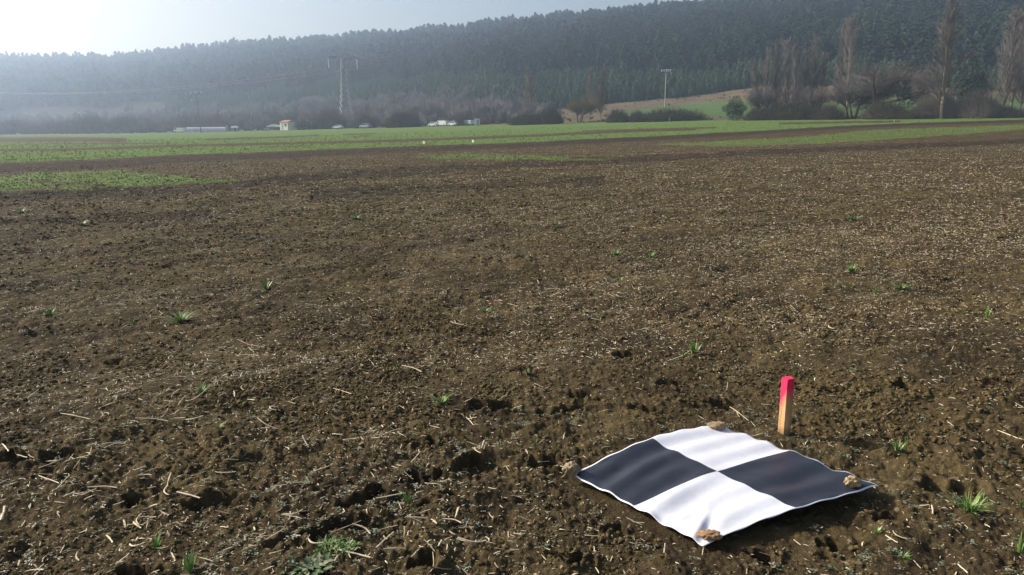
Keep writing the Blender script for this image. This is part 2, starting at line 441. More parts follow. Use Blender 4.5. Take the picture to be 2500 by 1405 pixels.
def hill_nodes(t, b):
    n = noise(t, .12, 6, .65); n2 = noise(t, 1.4, 5, .7)
    tan = ramp(t, n2, [(.3, (.10, .075, .045)), (.7, (.19, .15, .09))])
    br = ramp(t, n, [(.42, (.06, .046, .032)), (.58, (.14, .11, .068))])
    c = mix(t, .5, tan, br)
    g = ramp(t, n, [(.3, (.065, .105, .035)), (.7, (.09, .14, .048))])
    c = mix(t, attr(t, 'green'), c, g)
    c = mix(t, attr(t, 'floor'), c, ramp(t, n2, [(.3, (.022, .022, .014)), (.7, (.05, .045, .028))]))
    t.links.new(c, b.inputs['Base Color']); bump(t, b, n2, .35, .6)
M_hill = mat('hillside', (.1, .1, .06), 1.0, .05, hill_nodes)

# ------------------------------------------------------------------ the field
def grid_faces(nr, na):
    i = np.arange(nr - 1)[:, None] * na + np.arange(na - 1)[None]
    return np.stack([i, i + 1, i + na + 1, i + na], -1).reshape(-1, 4)[:, ::-1]
fine = np.linspace(-46, 46, 1150); rest = np.linspace(46, 314, 90)[1:]
az = np.radians(np.concatenate([fine, rest]))
s1 = np.exp(np.arange(math.log(1.35), math.log(30), .0040)); s2 = np.exp(np.arange(math.log(30.2), math.log(175), .011))
rr = np.concatenate([[.02, .2, .45, .7, .95, 1.15], s1, s2])
t_out = np.linspace(0, 1, 46)[1:]
nr = len(rr) + len(t_out); na = len(az)
ax = np.sin(az); ay = np.cos(az); aEdge = prof(ax, ay)[0]
RRm = np.zeros((nr, na)); RRm[:len(rr)] = rr[:, None]
RRm[len(rr):] = rr[-1] + (aEdge[None] + 1.5 - rr[-1]) * t_out[:, None]
X = (RRm * ax[None]).ravel(); Y = (RRm * ay[None]).ravel()
Z = terr(X, Y) + relief(X, Y)
over = (RRm > aEdge[None] + .5).ravel(); Z[over] -= .4
fld = mk('field', np.stack([X, Y, Z], 1), grid_faces(nr, na), M_soil, smooth=True,
         attrs={'cover': cover(X, Y), 'moist': moist(X, Y)})
tag(fld, 'bare brown stubble field with green strips of young crop', None, None, 'structure')

# ------------------------------------------------------------------ the hill
azh = np.radians(np.concatenate([np.linspace(-60, 60, 420), np.linspace(60, 300, 60)[1:]]))
hx, hy = np.sin(azh), np.cos(azh); A_, _, B_, _, C_, _ = prof(hx, hy)
tt = np.concatenate([np.linspace(0, 1, 60), 1 + np.linspace(0, 1, 70)[1:], 2 + np.linspace(0, 1, 12)[1:]])[:, None]
Rh = np.where(tt <= 1, A_ + (B_ - A_) * np.clip(tt, 0, 1), np.where(tt <= 2, B_ + (C_ - B_) * np.clip(tt - 1, 0, 1), C_ + 400 * np.clip(tt - 2, 0, 1)))
HX = (Rh * hx[None]).ravel(); HY = (Rh * hy[None]).ravel(); HZ = terr(HX, HY)
r_ = np.hypot(HX, HY); a_, _, b_, _, _, _ = prof(HX, HY)
HZ = HZ + .5 * pn(HX / 14, HY / 14, 71) * sst(0, 30, r_ - a_) + 3.5 * pn(HX / 60, HY / 60, 72) * sst(0, 80, r_ - b_)
hpx, hpy = proj(HX, HY, HZ)
def greenf(px, py):
    n = 0
    e = 1.2
    up_ = np.interp(px, [1480, 1560, 1700, 1780, 1850, 2100, 2180, 2250, 2500, 3400], [276, 266, 252, 247, 243, 252, 240, 238, 236, 236])
    lo_ = np.interp(px, [1480, 2500], [292, 276])
    return sst(0, e, py - up_) * sst(0, e, lo_ - py) * sst(1490, 1530, px)
gr = greenf(hpx, hpy) * (HY > 0)
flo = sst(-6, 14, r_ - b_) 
hill = mk('hill', np.stack([HX, HY, HZ], 1), grid_faces(len(tt), len(azh)), M_hill, smooth=True, attrs={'green': gr, 'floor': flo})
tag(hill, 'long wooded hillside rising behind the field', None, None, 'structure')

# ------------------------------------------------------------------ scattering tools
def tile(V, Fc, P, S, A, T, Tb=None):
    """copies of template V,Fc at P with scale S (n,3) and heading A; returns verts, faces, per-vertex tint"""
    n, k = len(P), len(V)
    c, s = np.cos(A)[:, None], np.sin(A)[:, None]
    W = V[None] * S[:, None, :]
    x = W[..., 0] * c - W[..., 1] * s; y = W[..., 0] * s + W[..., 1] * c
    O = np.stack([x, y, W[..., 2]], -1) + P[:, None, :]
    Fo = [(f[None] + (np.arange(n) * k)[:, None, None]).reshape(-1, f.shape[1]) for f in (Fc if isinstance(Fc, list) else [Fc])]
    t = np.repeat(T, k) if Tb is None else (T[:, None] + Tb[None]).ravel()
    return O.reshape(-1, 3), Fo, t
def join(parts):
    Vs, Fs, Ts, n = [], {}, [], 0
    for V, Fl, t in parts:
        for f in Fl: Fs.setdefault(f.shape[1], []).append(f + n)
        Vs.append(V); Ts.append(t); n += len(V)
    return np.concatenate(Vs), [np.concatenate(v) for v in Fs.values()], np.concatenate(Ts)

# ------------------------------------------------------------------ pine forest (one mass)
def conifer(young, seed, n=44, sz=1.0):
    g = np.random.default_rng(seed); V, Fc = [], []
    for i in range(n):
        if young: h = g.uniform(.05, 1) ; rad = .20 * (1 - h) ** .8 + .015
        else:
            h = g.uniform(.30, 1); q = (h - .30) / .70; rad = .27 * (1 - q) ** .75 * (.6 + .4 * min(1, q * 6)) + .012
        a = g.uniform(0, 6.283); rr_ = rad * g.uniform(.55, 1.1)
        c = np.array([math.cos(a) * rr_, math.sin(a) * rr_, h]); s = g.uniform(.06, .12) * (1.1 if not young else .95) * sz
        d1 = np.array([math.cos(a), math.sin(a), g.uniform(-.5, .3)]) * s; d2 = np.array([-math.sin(a), math.cos(a), g.uniform(-.4, .4)]) * s * .9
        up_ = np.array([0, 0, s * g.uniform(.5, 1.2)])
        V += [c - d1 * .6 - d2, c + d1, c - d1 * .6 + d2, c + up_]
        k = i * 4; Fc += [(k, k + 1, k + 3), (k + 1, k + 2, k + 3)]
    k = len(V)   # inner dark mass and trunk
    for j in range(6):
        a = j * math.pi / 3
        rad = .13
        V += [np.array([math.cos(a) * rad, math.sin(a) * rad, .12 if young else .42])]
    V += [np.array([0, 0, .93])]
    Fc += [(k + j, k + (j + 1) % 6, k + 6) for j in range(6)]
    k = len(V); V += [np.array(p) for p in ((.012, 0, 0), (-.008, .01, 0), (-.008, -.01, 0), (0, 0, .9))]
    Fc += [(k, k + 1, k + 3), (k + 1, k + 2, k + 3), (k + 2, k, k + 3)]
    return np.array(V), np.array(Fc)
old_t = [conifer(False, i) for i in range(6)]; yng_t = [conifer(True, 20 + i, 110, .6) for i in range(5)]; fine_t = [conifer(False, 40 + i, 120, .58) for i in range(6)]
# candidate points with spacing growing with range
P = []
NF = 200000; azs = rng.uniform(-44, 42, NF); u = rng.uniform(0, 1, NF) ** 1.15
ax_, ay_ = np.sin(np.radians(azs)), np.cos(np.radians(azs)); _, _, b0, _, c0, _ = prof(ax_, ay_)
rad = np.sqrt(u * ((c0 + 25) ** 2 - (b0 - 5) ** 2) + (b0 - 5) ** 2)
x, y = ax_ * rad, ay_ * rad; z = terr(x, y); px, py = proj(x, y, z)
kept = []; cell = {}
for i in range(len(x)):
    lv = int(math.log(max(rad[i] / 480, 1)) / .2); sp = 3.0 * math.exp(lv * .2)
    key = (math.floor(x[i] / sp), math.floor(y[i] / sp), lv)
    if key in cell: continue
    cell[key] = 1; kept.append(i)
kept = np.array(kept)[:46000]
x, y, z, rad, px, py = x[kept], y[kept], z[kept], rad[kept], px[kept], py[kept]
lightbelt = np.interp(px, [-900, 300, 700, 1000, 1250, 1500, 1800, 1900, 2500], [250, 250, 215, 192, 190, 182, 178, 176, 170])
n_ = pn(x / 40, y / 40, 81)
yng = (py + n_ * 16 > lightbelt + 12) & (px > 300)
# the bare zone at the foot on the left and middle is broadleaf
bare = (py + n_ * 22 > np.interp(px, [-900, 500, 800, 1200, 1350], [286, 262, 246, 262, 400])) & (px < 1340)
hgt = np.where(yng, rng.uniform(5, 9, len(x)), 7 + 11 * rng.random(len(x)) ** 1.8) * (.9 + .25 * n_)
wid = np.where(yng, rng.uniform(.9, 1.25, len(x)), rng.uniform(.8, 1.25, len(x)))
tint = np.clip(np.where(yng, .70 + .3 * rng.random(len(x)), .02 + .28 * rng.random(len(x)) + .35 * np.clip(n_, 0, 1)), 0, 1)
parts = []
sel = ~bare
pick = rng.integers(0, 60, len(x))
for j, (V, Fc) in enumerate(old_t + fine_t):
    k = sel & ~yng & (pick % 6 == j % 6) & ((rad < 600) == (j > 5)); S = np.stack([hgt * wid, hgt * wid, hgt], 1)[k]
    parts.append(tile(V, Fc, np.stack([x, y, z - .3], 1)[k], S, rng.uniform(0, 6.28, k.sum()), tint[k], rng.uniform(-.1, .1, len(V))))
for j, (V, Fc) in enumerate(yng_t):
    k = sel & yng & (pick % 5 == j); S = np.stack([hgt * wid, hgt * wid, hgt], 1)[k]
    parts.append(tile(V, Fc, np.stack([x, y, z - .3], 1)[k], S, rng.uniform(0, 6.28, k.sum()), tint[k], rng.uniform(-.15, .15, len(V))))
V, Fl, t = join(parts)
tag(mk('pine_forest', V, Fl, M_pine, attrs={'tint': np.clip(t, 0, 1)}), 'dense dark pine forest covering the hillside', 'forest', None, 'stuff')

# ------------------------------------------------------------------ bare trees
def bare_tree(kind, seed):
    """unit height; returns (trunk V,F), (crown V,F)"""
    g = np.random.default_rng(seed); t0, t1, ra, rb = [], [], [], []; c0, c1, ca, cb = [], [], [], []
    def seg(L, a, b, r0, r1):
        if L: t0.append(a); t1.append(b); ra.append(r0); rb.append(r1)
        else: c0.append(a); c1.append(b); ca.append(r0); cb.append(r1)
    def twig(p, d, ln, r, n, spread):
        q = p
        for i in range(2):
            d = d + g.normal(0, spread * .35, 3); d /= np.linalg.norm(d)
            e = q + d * ln / 2; seg(0, q, e, r * (1 - .3 * i), r * (.7 - .35 * i)); q = e
        for _ in range(n):
            f = g.uniform(.2, 1); s = p + (q - p) * f; dd = d + g.normal(0, spread, 3); dd /= np.linalg.norm(dd)
            seg(0, s, s + dd * ln * g.uniform(.3, .6), r * .45, r * .2)
    if kind == 'poplar':
        p = np.zeros(3); K = 10; pts = [p]
        for i in range(K):
            p = p + np.array([g.normal(0, .006), g.normal(0, .006), .97 / K]); pts.append(p)
        for i in range(K): seg(1, pts[i], pts[i + 1], .0085 * (1 - i / K) + .001, .0085 * (1 - (i + 1) / K) + .001)
        lean = g.uniform(0, 6.28)
        for i in range(130):
            f = g.uniform(.10, .95); k = min(K - 1, int(f * K)); s = pts[k] + (pts[k + 1] - pts[k]) * (f * K - k)
            a = g.uniform(0, 6.283); tilt = g.uniform(.20, .62) * (1.25 if f < .35 else 1)
            d = np.array([math.cos(a) * tilt, math.sin(a) * tilt, 1]); d /= np.linalg.norm(d)
            ln = g.uniform(.10, .26) * (1.15 - f) ** .6 * (1 if g.random() > .12 else 1.3) * (.8 if f < .2 else 1)
            r = .0024 * (1.15 - f)
            m = s + d * ln * .5; d2 = d + np.array([0, 0, .35]); d2 /= np.linalg.norm(d2); e = m + d2 * ln * .5
            seg(0, s, m, r, r * .7); seg(0, m, e, r * .7, r * .3)
            for _ in range(11):
                q = g.uniform(.15, 1); o = s + (m - s) * q * 2 if q < .5 else m + (e - m) * (q * 2 - 1)
                dd = d + g.normal(0, .33, 3) + np.array([0, 0, .25]); dd /= np.linalg.norm(dd)
                l2 = ln * g.uniform(.18, .5); seg(0, o, o + dd * l2, .0009, .0004)
                for _ in range(2):
                    d3 = dd + g.normal(0, .4, 3); d3 /= np.linalg.norm(d3); o2 = o + dd * l2 * g.uniform(.3, 1)
                    seg(0, o2, o2 + d3 * l2 * .5, .0006, .0003)
    else:
        # spreading: several limbs, dome crown
        st = 1 if kind == 'dome' else g.integers(3, 5)
        for sidx in range(st):
            a0 = g.uniform(0, 6.28); base = np.array([math.cos(a0), math.sin(a0), 0]) * (.06 if st > 1 else 0)
            top = base * 2 + np.array([g.normal(0, .03), g.normal(0, .03), g.uniform(.22, .34)])
            seg(1, base, top, .035 / math.sqrt(st), .028 / math.sqrt(st))
            for j in range(11 if st == 1 else 5):
                a = g.uniform(0, 6.283) if st == 1 else a0 + g.normal(0, .9); el = g.uniform(.35, 1.35)
                d = np.array([math.cos(a) * math.cos(el), math.sin(a) * math.cos(el), math.sin(el)])
                ln = g.uniform(.3, .42); m = top + d * ln * .5 + g.normal(0, .02, 3); e = m + (d + np.array([0, 0, .2])) * ln * .5
                seg(1, top, m, .014, .009); seg(1, m, e, .009, .004)
                for _ in range(30):
                    f = g.uniform(.25, 1); o = top + (m - top) * f * 2 if f < .5 else m + (e - m) * (f * 2 - 1)
                    dd = d + g.normal(0, .55, 3) + np.array([0, 0, .3]); dd /= np.linalg.norm(dd)
                    twig(o, dd, g.uniform(.12, .26), .0028, 9, .5)
    return tubes(t0, t1, ra, rb, 6), tubes(c0, c1, ca, cb, 3)
def bush_mesh(seed, n=900, thick=.0045):
    """unit: radius .5 wide, height 1; arching stems"""
    g = np.random.default_rng(seed)
    a = g.uniform(0, 6.283, n); q = np.sqrt(g.random(n)); top = np.sqrt(np.clip(1 - q ** 2, .02, 1)) * g.uniform(.55, 1.08, n)
    b0 = np.stack([np.cos(a) * q * .42, np.sin(a) * q * .42, np.zeros(n)], 1)
    p1 = np.stack([np.cos(a) * q * .5, np.sin(a) * q * .5, top], 1) + g.normal(0, .03, (n, 3))
    m = b0 + (p1 - b0) * .55 + g.normal(0, .02, (n, 3))
    s = m + (p1 - m) * g.random((n, 1)); e = s + g.normal(0, .09, (n, 3)) + (0, 0, .05); e[:, 2] = np.maximum(e[:, 2], .02)
    s2 = m + (p1 - m) * g.random((n, 1)); e2 = s2 + g.normal(0, .09, (n, 3)) + (0, 0, .03); e2[:, 2] = np.maximum(e2[:, 2], .02)
    return tubes(np.concatenate([b0, m, s, s2]), np.concatenate([m, p1, e, e2]), np.concatenate([np.full(n, thick), np.full(n, thick * .7), np.full(n, thick * .5), np.full(n, thick * .5)]),
                 np.concatenate([np.full(n, thick * .7), np.full(n, thick * .3), np.full(n, thick * .2), np.full(n, thick * .2)]), 3)
def leafy_mesh(seed, n=6500, shape=None):
    g = np.random.default_rng(seed)
    d = g.normal(0, 1, (n, 3)); d /= np.linalg.norm(d, axis=1, keepdims=True)
    lob = 1 + .22 * np.sin(d[:, 0] * 5 + seed) * np.sin(d[:, 1] * 4 + 1) + .15 * np.sin(d[:, 2] * 7 + seed)
    c = d * (g.random((n, 1)) ** .35) * lob[:, None] * (.5, .5, .47) + (0, 0, .5)
    c[:, 2] = np.maximum(c[:, 2], .02)
    a = g.normal(0, 1, (n, 3)); b = g.normal(0, 1, (n, 3)); s = g.uniform(.018, .036, (n, 1))
    V = np.stack([c - a * s * .5, c + b * s * .5, c + a * s * .5], 1).reshape(-1, 3)
    return V, [np.arange(n * 3).reshape(-1, 3)]
MESHC = {}
def tree(name, kind, seed, px, rng_, topy, width, label, cat, group=None, tw=M_twig, bk=M_bark, basepy=None):
    x, y, z = atr(px, rng_); 
    h = zat(px, topy, x, y) - z
    key = (kind, seed, tw.name)
    wd = width / F * rng_ / math.cos(TH)
    e = empty(name, (x, y, z - .1), label, cat, group, rz=random.uniform(0, 6.28))
    nat = {'poplar': .175, 'dome': .72, 'multi': .85}[kind]
    e.scale = (wd / nat, wd / nat, h + .1)
    if key not in MESHC:
        (tv, tf), (cv, cf) = bare_tree(kind, seed)
        a = mk('trunk', tv, tf, bk, e); b = mk('crown', cv, cf, tw, e); MESHC[key] = (a.data, b.data)
    else:
        for nm, d in zip(('trunk', 'crown'), MESHC[key]):
            o = bpy.data.objects.new(nm, d); sc.collection.objects.link(o); o.parent = e
    return e
PG = 'bare poplars along the far edge of the field'
pops = [ # px, range, top y, width, label, seed
 (2297, 178, -14, 62, 'tallest bare poplar, pale trunk, standing alone between the round willow and the right pair', 1),
 (2441, 184, 22, 52, 'tall bare poplar, left one of the clump at the right edge', 2),
 (2470, 188, 36, 44, 'bare poplar with pale bark, middle one of the clump at the right edge', 3),
 (2486, 183, 45, 40, 'bare poplar, rightmost trunk of the clump at the right edge', 4),
 (2066, 205, 38, 44, 'tall bare poplar with pale stems rising behind the round willow', 2),
 (2040, 208, 70, 26, 'thin bare poplar just left of the taller one behind the willow', 3),
 (1843, 188, 150, 34, 'short bare poplar at the left end of the poplar row', 4),
 (1866, 190, 118, 28, 'slender bare poplar, second from the left in the poplar row', 1),
 (1886, 189, 102, 32, 'bare poplar, third from the left in the poplar row', 3),
 (1914, 191, 92, 38, 'bare poplar, highest of the left half of the poplar row', 2),
 (1938, 187, 104, 34, 'bare poplar with dark ivy-clad stem in the middle of the row', 4),
 (1957, 190, 118, 28, 'bare poplar right of the ivy-clad one in the row', 1),
 (1977, 188, 94, 40, 'broad bare poplar, second from the right in the poplar row', 3),
 (2000, 192, 128, 30, 'bare poplar at the right end of the poplar row', 2),
 (1293, 245, 172, 34, 'lone reddish bare poplar left of the tan clearing', 1),
 (1437, 222, 170, 26, 'bare poplar left of a pair behind the pale willow scrub', 3),
 (1466, 224, 158, 34, 'taller bare poplar right of a pair beside the pale scrub', 4)]
for px, rg, ty, wd, lb, sd_ in pops:
    tree('poplar_tree', 'poplar', sd_, px, rg, ty, wd, lb, 'tree', PG, M_twigr if px < 1500 or px in (2297, 2066) else M_twig, M_pbark)
tree('willow_tree', 'dome', 11, 2120, 182, 122, 190, 'broad round bare willow with brown crown beyond the field', 'tree', None, M_twigr)
tree('willow_tree', 'multi', 12, 2078, 184, 180, 110, 'lower bare willow leaning left beside the round one', 'tree', None, M_twig)
tree('willow_tree', 'multi', 13, 1412, 214, 224, 88, 'yellowish bare willow scrub with dark leaning limbs', 'tree', None, M_twigy)
tree('bare_tree', 'dome', 12, 2250, 200, 118, 62, 'thin bare tree between the willow and the tallest poplar', 'tree', None, M_twig)
tree('bare_tree', 'multi', 12, 1865, 186, 205, 80, 'low bushy bare tree in front of the poplar row', 'tree', None, M_twig)
tree('bare_tree', 'multi', 13, 1985, 186, 200, 80, 'bushy bare tree under the right end of the poplar row', 'tree', None, M_twig)
def bush(name, mesh, m, px, rg, topy, width, label, cat, group=None, depth=None, sink=.15):
    x, y, z = atr(px, rg); h = zat(px, topy, x, y) - z
    wd = width / F * rg / math.cos(TH)
    key = (mesh, m.name)
    if key not in MESHC:
        V, Fc = (bush_mesh(int(mesh[1:])) if mesh[0] == 'b' else leafy_mesh(int(mesh[1:])))
        o = mk(name, V, Fc, m); MESHC[key] = o.data
    else:
        o = bpy.data.objects.new(name, MESHC[key]); sc.collection.objects.link(o)
    o.location = (x, y, z - sink); o.scale = (wd, depth or min(wd, 7), h + sink)
    o.rotation_euler = (0, 0, -math.atan2(x, y))
    return tag(o, label, cat, group)
BG = 'bushes along the far edge of the field'
bush('evergreen_bush', 'l1', M_ever, 1793, 186, 238, 48, 'dark green dense evergreen bush left of the poplar row', 'bush')
for i, (px, rg, ty, wd, m, ms, lb) in enumerate([
    (1640, 196, 262, 175, M_hedge, 'b1', 'long low dark hedge bush before the green slope'),
    (1508, 200, 264, 60, M_hedge, 'b2', 'dark rounded bush left of the hedge gap'),
    (1556, 198, 268, 46, M_hedge, 'b3', 'small dark bush filling the gap left of the long hedge'),
    (1345, 212, 250, 60, M_hedge, 'b3', 'dark green-grey bush left of the yellowish willow scrub'),
    (1300, 214, 272, 120, M_hedge, 'b1', 'low dark scrub under the lone reddish poplar'),
    (2385, 180, 217, 88, M_twigr, 'b2', 'reddish brown bush between the tallest poplar and the right clump'),
    (2290, 181, 222, 110, M_twigr, 'b3', 'brown bush round the foot of the tallest poplar'),
    (2155, 179, 240, 90, M_hedge, 'b2', 'dark bramble bush under the round willow'),
    (2215, 178, 266, 90, M_hedge, 'b1', 'low dark bramble mound right of the willow'),
    (2020, 181, 252, 80, M_hedge, 'b3', 'dark bush left of the willow trunk'),
    (1930, 183, 240, 150, M_hedge, 'b1', 'long dark undergrowth below the poplar row'),
    (1850, 184, 262, 70, M_hedge, 'b2', 'low undergrowth at the left foot of the poplar row'),
    (2440, 181, 255, 110, M_twig, 'b3', 'thin brown undergrowth at the foot of the right clump'),
    (2360, 215, 150, 70, M_ever, 'l2', 'dark evergreen tree behind the reddish bush'),
    (2215, 225, 148, 90, M_ever, 'l3', 'dark evergreen tree behind and right of the willow'),
    (2110, 215, 190, 80, M_ever, 'l2', 'dark evergreen thicket behind the round willow'),
    (1132, 246, 270, 52, M_twigr, 'b2', 'orange-brown bush among the white vehicles'),
    (738, 300, 296, 44, M_ever, 'l3', 'dark bush right of the bright house wall'),
    (762, 302, 304, 22, M_ever, 'l2', 'small round dark bush right of the bigger one'),
    (890, 282, 272, 60, M_twigr, 'b3', 'reddish bare bush at the foot of the pylon'),
    (805, 300, 262, 80, M_twigr, 'b1', 'reddish bare thicket left of the pylon foot'),
    (985, 262, 268, 90, M_hedge, 'b1', 'grey bare thicket behind the white curved-roof caravan')]):
    bush('bush' if ms[0] == 'b' else ('evergreen_tree' if wd > 60 else 'evergreen_bush'), ms, m, px, rg, ty, wd, lb, 'bush' if ty > 200 else 'tree', BG)

# bare woodland at the foot of the hill: one mass
def scrub_t(seed):
    g = np.random.default_rng(seed); n = 90
    a = g.uniform(0, 6.283, n); q = np.sqrt(g.random(n)) * .42; tp = g.uniform(.55, 1.05, n) * (1 - q * .8)
    p1 = np.stack([np.cos(a) * q, np.sin(a) * q, tp], 1); b0 = p1 * (.25, .25, .18); 
    return tubes(b0, p1, .014, .005, 3)
st_ = [scrub_t(i) for i in range(5)]
n = 5200
pxr = rng.uniform(-500, 1500, n); u = rng.random(n)
ra_ = np.interp(pxr, CX, rA) + 3; rb_ = np.interp(pxr, CX, rB) + 60
rad = ra_ + (rb_ - ra_) * u ** 1.2
Xr, Yr, _ = ray(pxr, np.full(n, 305.)); hh = np.hypot(Xr, Yr); x, y = Xr / hh * rad, Yr / hh * rad; z = terr(x, y)
clear = (pxr > 1345) & (rad > ra_ + 8)
nn = pn(x / 25, y / 25, 91); hgt = rng.uniform(3.5, 9, n) * (1 + .5 * nn) * np.interp(pxr, [1200, 1400], [1, .35])
hgt = hgt * np.clip(.35 + (rad - ra_) / 60, .35, 1)
ppx, ppy = proj(x, y, z)
keep = ~clear
bt = [tile(V, Fc, np.stack([x, y, z - .2], 1)[k], np.stack([hgt * .9, hgt * .9, hgt], 1)[k], rng.uniform(0, 6, k.sum()), np.zeros(k.sum()))
      for j, (V, Fc) in enumerate(st_) for k in [keep & (np.arange(n) % 5 == j)]]
V, Fl, t = join(bt)
tag(mk('bare_woodland', V, Fl, M_twig), 'grey-brown leafless woodland along the foot of the hill', 'woodland', None, 'stuff')
# dry scrub on the tan slope
n = 800; pxr = rng.uniform(1340, 3000, n); pyr = rng.uniform(200, 290, n)
x = np.zeros(n); y = np.zeros(n); z = np.zeros(n)
rad = np.interp(pxr, CX, rA) + 2 + (np.interp(pxr, CX, rB) - np.interp(pxr, CX, rA)) * rng.random(n)
Xr, Yr, _ = ray(pxr, np.full(n, 305.)); hh = np.hypot(Xr, Yr); x, y = Xr / hh * rad, Yr / hh * rad; z = terr(x, y)
ppx, ppy = proj(x, y, z); k = (greenf(ppx, ppy) < .2) & ((pn(x / 12, y / 12, 5) > -.05) | (rad < np.interp(pxr, CX, rA) + 7))
x, y, z = x[k], y[k], z[k]; hgt = rng.uniform(.4, 1.2, len(x)) * np.where(rad[k] < np.interp(pxr[k], CX, rA) + 7, .7, 1)
V, Fl, t = join([tile(*st_[0], np.stack([x, y, z], 1), np.stack([hgt * 1.6, hgt * 1.6, hgt], 1), rng.uniform(0, 6, len(x)), np.zeros(len(x)))])
tag(mk('dry_scrub', V, Fl, M_twigy), 'dry weeds and low scrub on the tan slope', 'scrub', None, 'stuff')

# ------------------------------------------------------------------ poles, pylon, wires
def upole(px, rg, topy, label, arms, m, w_=1.0, basey=None, lean=0.0):
    x, y, z = atr(px, rg); h = zat(px, topy, x, y) - z
    e = empty('utility_pole', (x, y, z), label, 'pole', 'utility poles', rz=-math.atan2(x, y)); e.rotation_euler.y = lean
    MB().tube((0, 0, -.2), (0, 0, h), .2 * w_, .12 * w_, 8).build('pole', m, e)
    for (dz, half, ins) in arms:
        MB().box(0, -.02, h + dz, half * 2, .16, .14).build('crossarm', m, e)
        for s in ins:
            MB().tube((s, -.02, h + dz + .08), (s, -.02, h + dz + .5), .14, .14, 6).tube((s, -.02, h + dz + .5), (s, -.02, h + dz + .62), .20, .12, 6).build('insulator', M_insul, e)
    return e, x, y, z + h
upole(489, 318, 228, 'dark utility pole with two crossarms beside the plastic greenhouse', [(-.2, 2.0, (-1.9, 0, 1.9)), (-3.0, 1.9, (-1.8, ))], M_dpole, 1.0, lean=-.03)
upole(196, 420, 278, 'faint distant utility pole in the haze at the left', [(-.1, 2.6, (-2.3, 0, 2.3))], M_dpole)
upole(1622, 250, 174, 'pale utility pole with a row of white insulators on the slope', [(-.15, 1.4, (-1.35, -.6, .05, .65, 1.35))], M_conc, .9)
e_, x_, y_, z_ = upole(2483, 330, 10, 'pale pole top with drooping crossarm at the top right corner', [(-.2, 1.6, (-1.5, 0, 1.5))], M_conc, .9)
# pylon
x, y, z = atr(846, 345); H = zat(846, 130, x, y) - z
py_ = empty('electricity_pylon', (x, y, z), 'grey steel lattice pylon with a wide top crossarm against the wooded hill', 'pylon', rz=R(28))
py_.rotation_euler.y = 0.0
def lattice(bot, top, hb, ht, n, r, P0, P1, cx0=0, cx1=0):
    for i in range(n):
        f0, f1 = i / n, (i + 1) / n
        w0, w1 = hb + (ht - hb) * f0, hb + (ht - hb) * f1; z0, z1 = bot + (top - bot) * f0, bot + (top - bot) * f1
        q0, q1 = cx0 + (cx1 - cx0) * f0, cx0 + (cx1 - cx0) * f1
        c0 = [(q0 - w0, -w0, z0), (q0 + w0, -w0, z0), (q0 + w0, w0, z0), (q0 - w0, w0, z0)]; c1 = [(q1 - w1, -w1, z1), (q1 + w1, -w1, z1), (q1 + w1, w1, z1), (q1 - w1, w1, z1)]
        for k in range(4):
            P0 += [c0[k], c0[k], c0[(k + 1) % 4], c1[k]]; P1 += [c1[k], c1[(k + 1) % 4], c1[k], c1[(k + 1) % 4]]
P0, P1 = [], []; lattice(0, H * .42, 2.9, 1.6, 5, .1, P0, P1); lattice(H * .42, H * .84, 1.6, .9, 6, .1, P0, P1)
mk('tower', *tubes(P0, P1, .07, .07, 4), M_steel, py_)
P0, P1 = [], []
lattice(H * .84, H * .93, .9, .7, 2, .1, P0, P1)
AW = 6.6
for s in (-1, 1):
    for i in range(6):
        xa, xb = s * AW * i / 6, s * AW * (i + 1) / 6; h0 = .7 * (1 - i / 7); h1 = .7 * (1 - (i + 1) / 7); zc = H * .93
        for yy in (-.55, .55):
            P0 += [(xa, yy, zc), (xa, yy, zc + 2 * h0), (xa, yy, zc)]; P1 += [(xb, yy, zc), (xb, yy, zc + 2 * h1), (xb, yy, zc + 2 * h1)]
        P0 += [(xa, -.55, zc), (xa, .55, zc)]; P1 += [(xb, .55, zc), (xb, -.55, zc)]
    P0 += [(s * 2.6, 0, H * .93 + 1)]; P1 += [(s * 2.9, 0, H)]; P0 += [(s * 1.6, 0, H * .93 + 1)]; P1 += [(s * 2.9, 0, H)]
mk('crossarm', *tubes(P0, P1, .08, .08, 4), M_steel, py_)
for s in (-6.3, -.2, 6.3):
    m = MB()
    for i in range(10): m.tube((s, 0, H * .93 - .1 - i * .42), (s, 0, H * .93 - .42 - i * .42), .20, .12, 7)
    m.build('insulator_string', M_insul, py_)
Rz = Matrix.Rotation(R(28), 3, 'Z')
def wire(p, q, sag, label, r=.018):
    p, q = np.array(p), np.array(q); t = np.linspace(0, 1, 30)[:, None]; pts = p + (q - p) * t; pts[:, 2] -= (4 * sag * t * (1 - t))[:, 0]
    tag(mk('power_line', *tubes(pts[:-1], pts[1:], r, r, 4), M_wire), label, 'cable', 'overhead wires')
for k, (s, lb) in enumerate(((-6.3, 'thin overhead wire from the left arm of the pylon across the hill'), (6.3, 'thin overhead wire from the right arm of the pylon across the hill'))):
    p = Vector((x, y, z)) + Rz @ Vector((s, 0, H * .93 - 4.3))
    far = atr(-260, 690); wire(p, (far[0], far[1] + 6 * k, far[2] + 34), 9, lb)
p = Vector((x, y, z)) + Rz @ Vector((6.3, 0, H * .93 - 4.3))

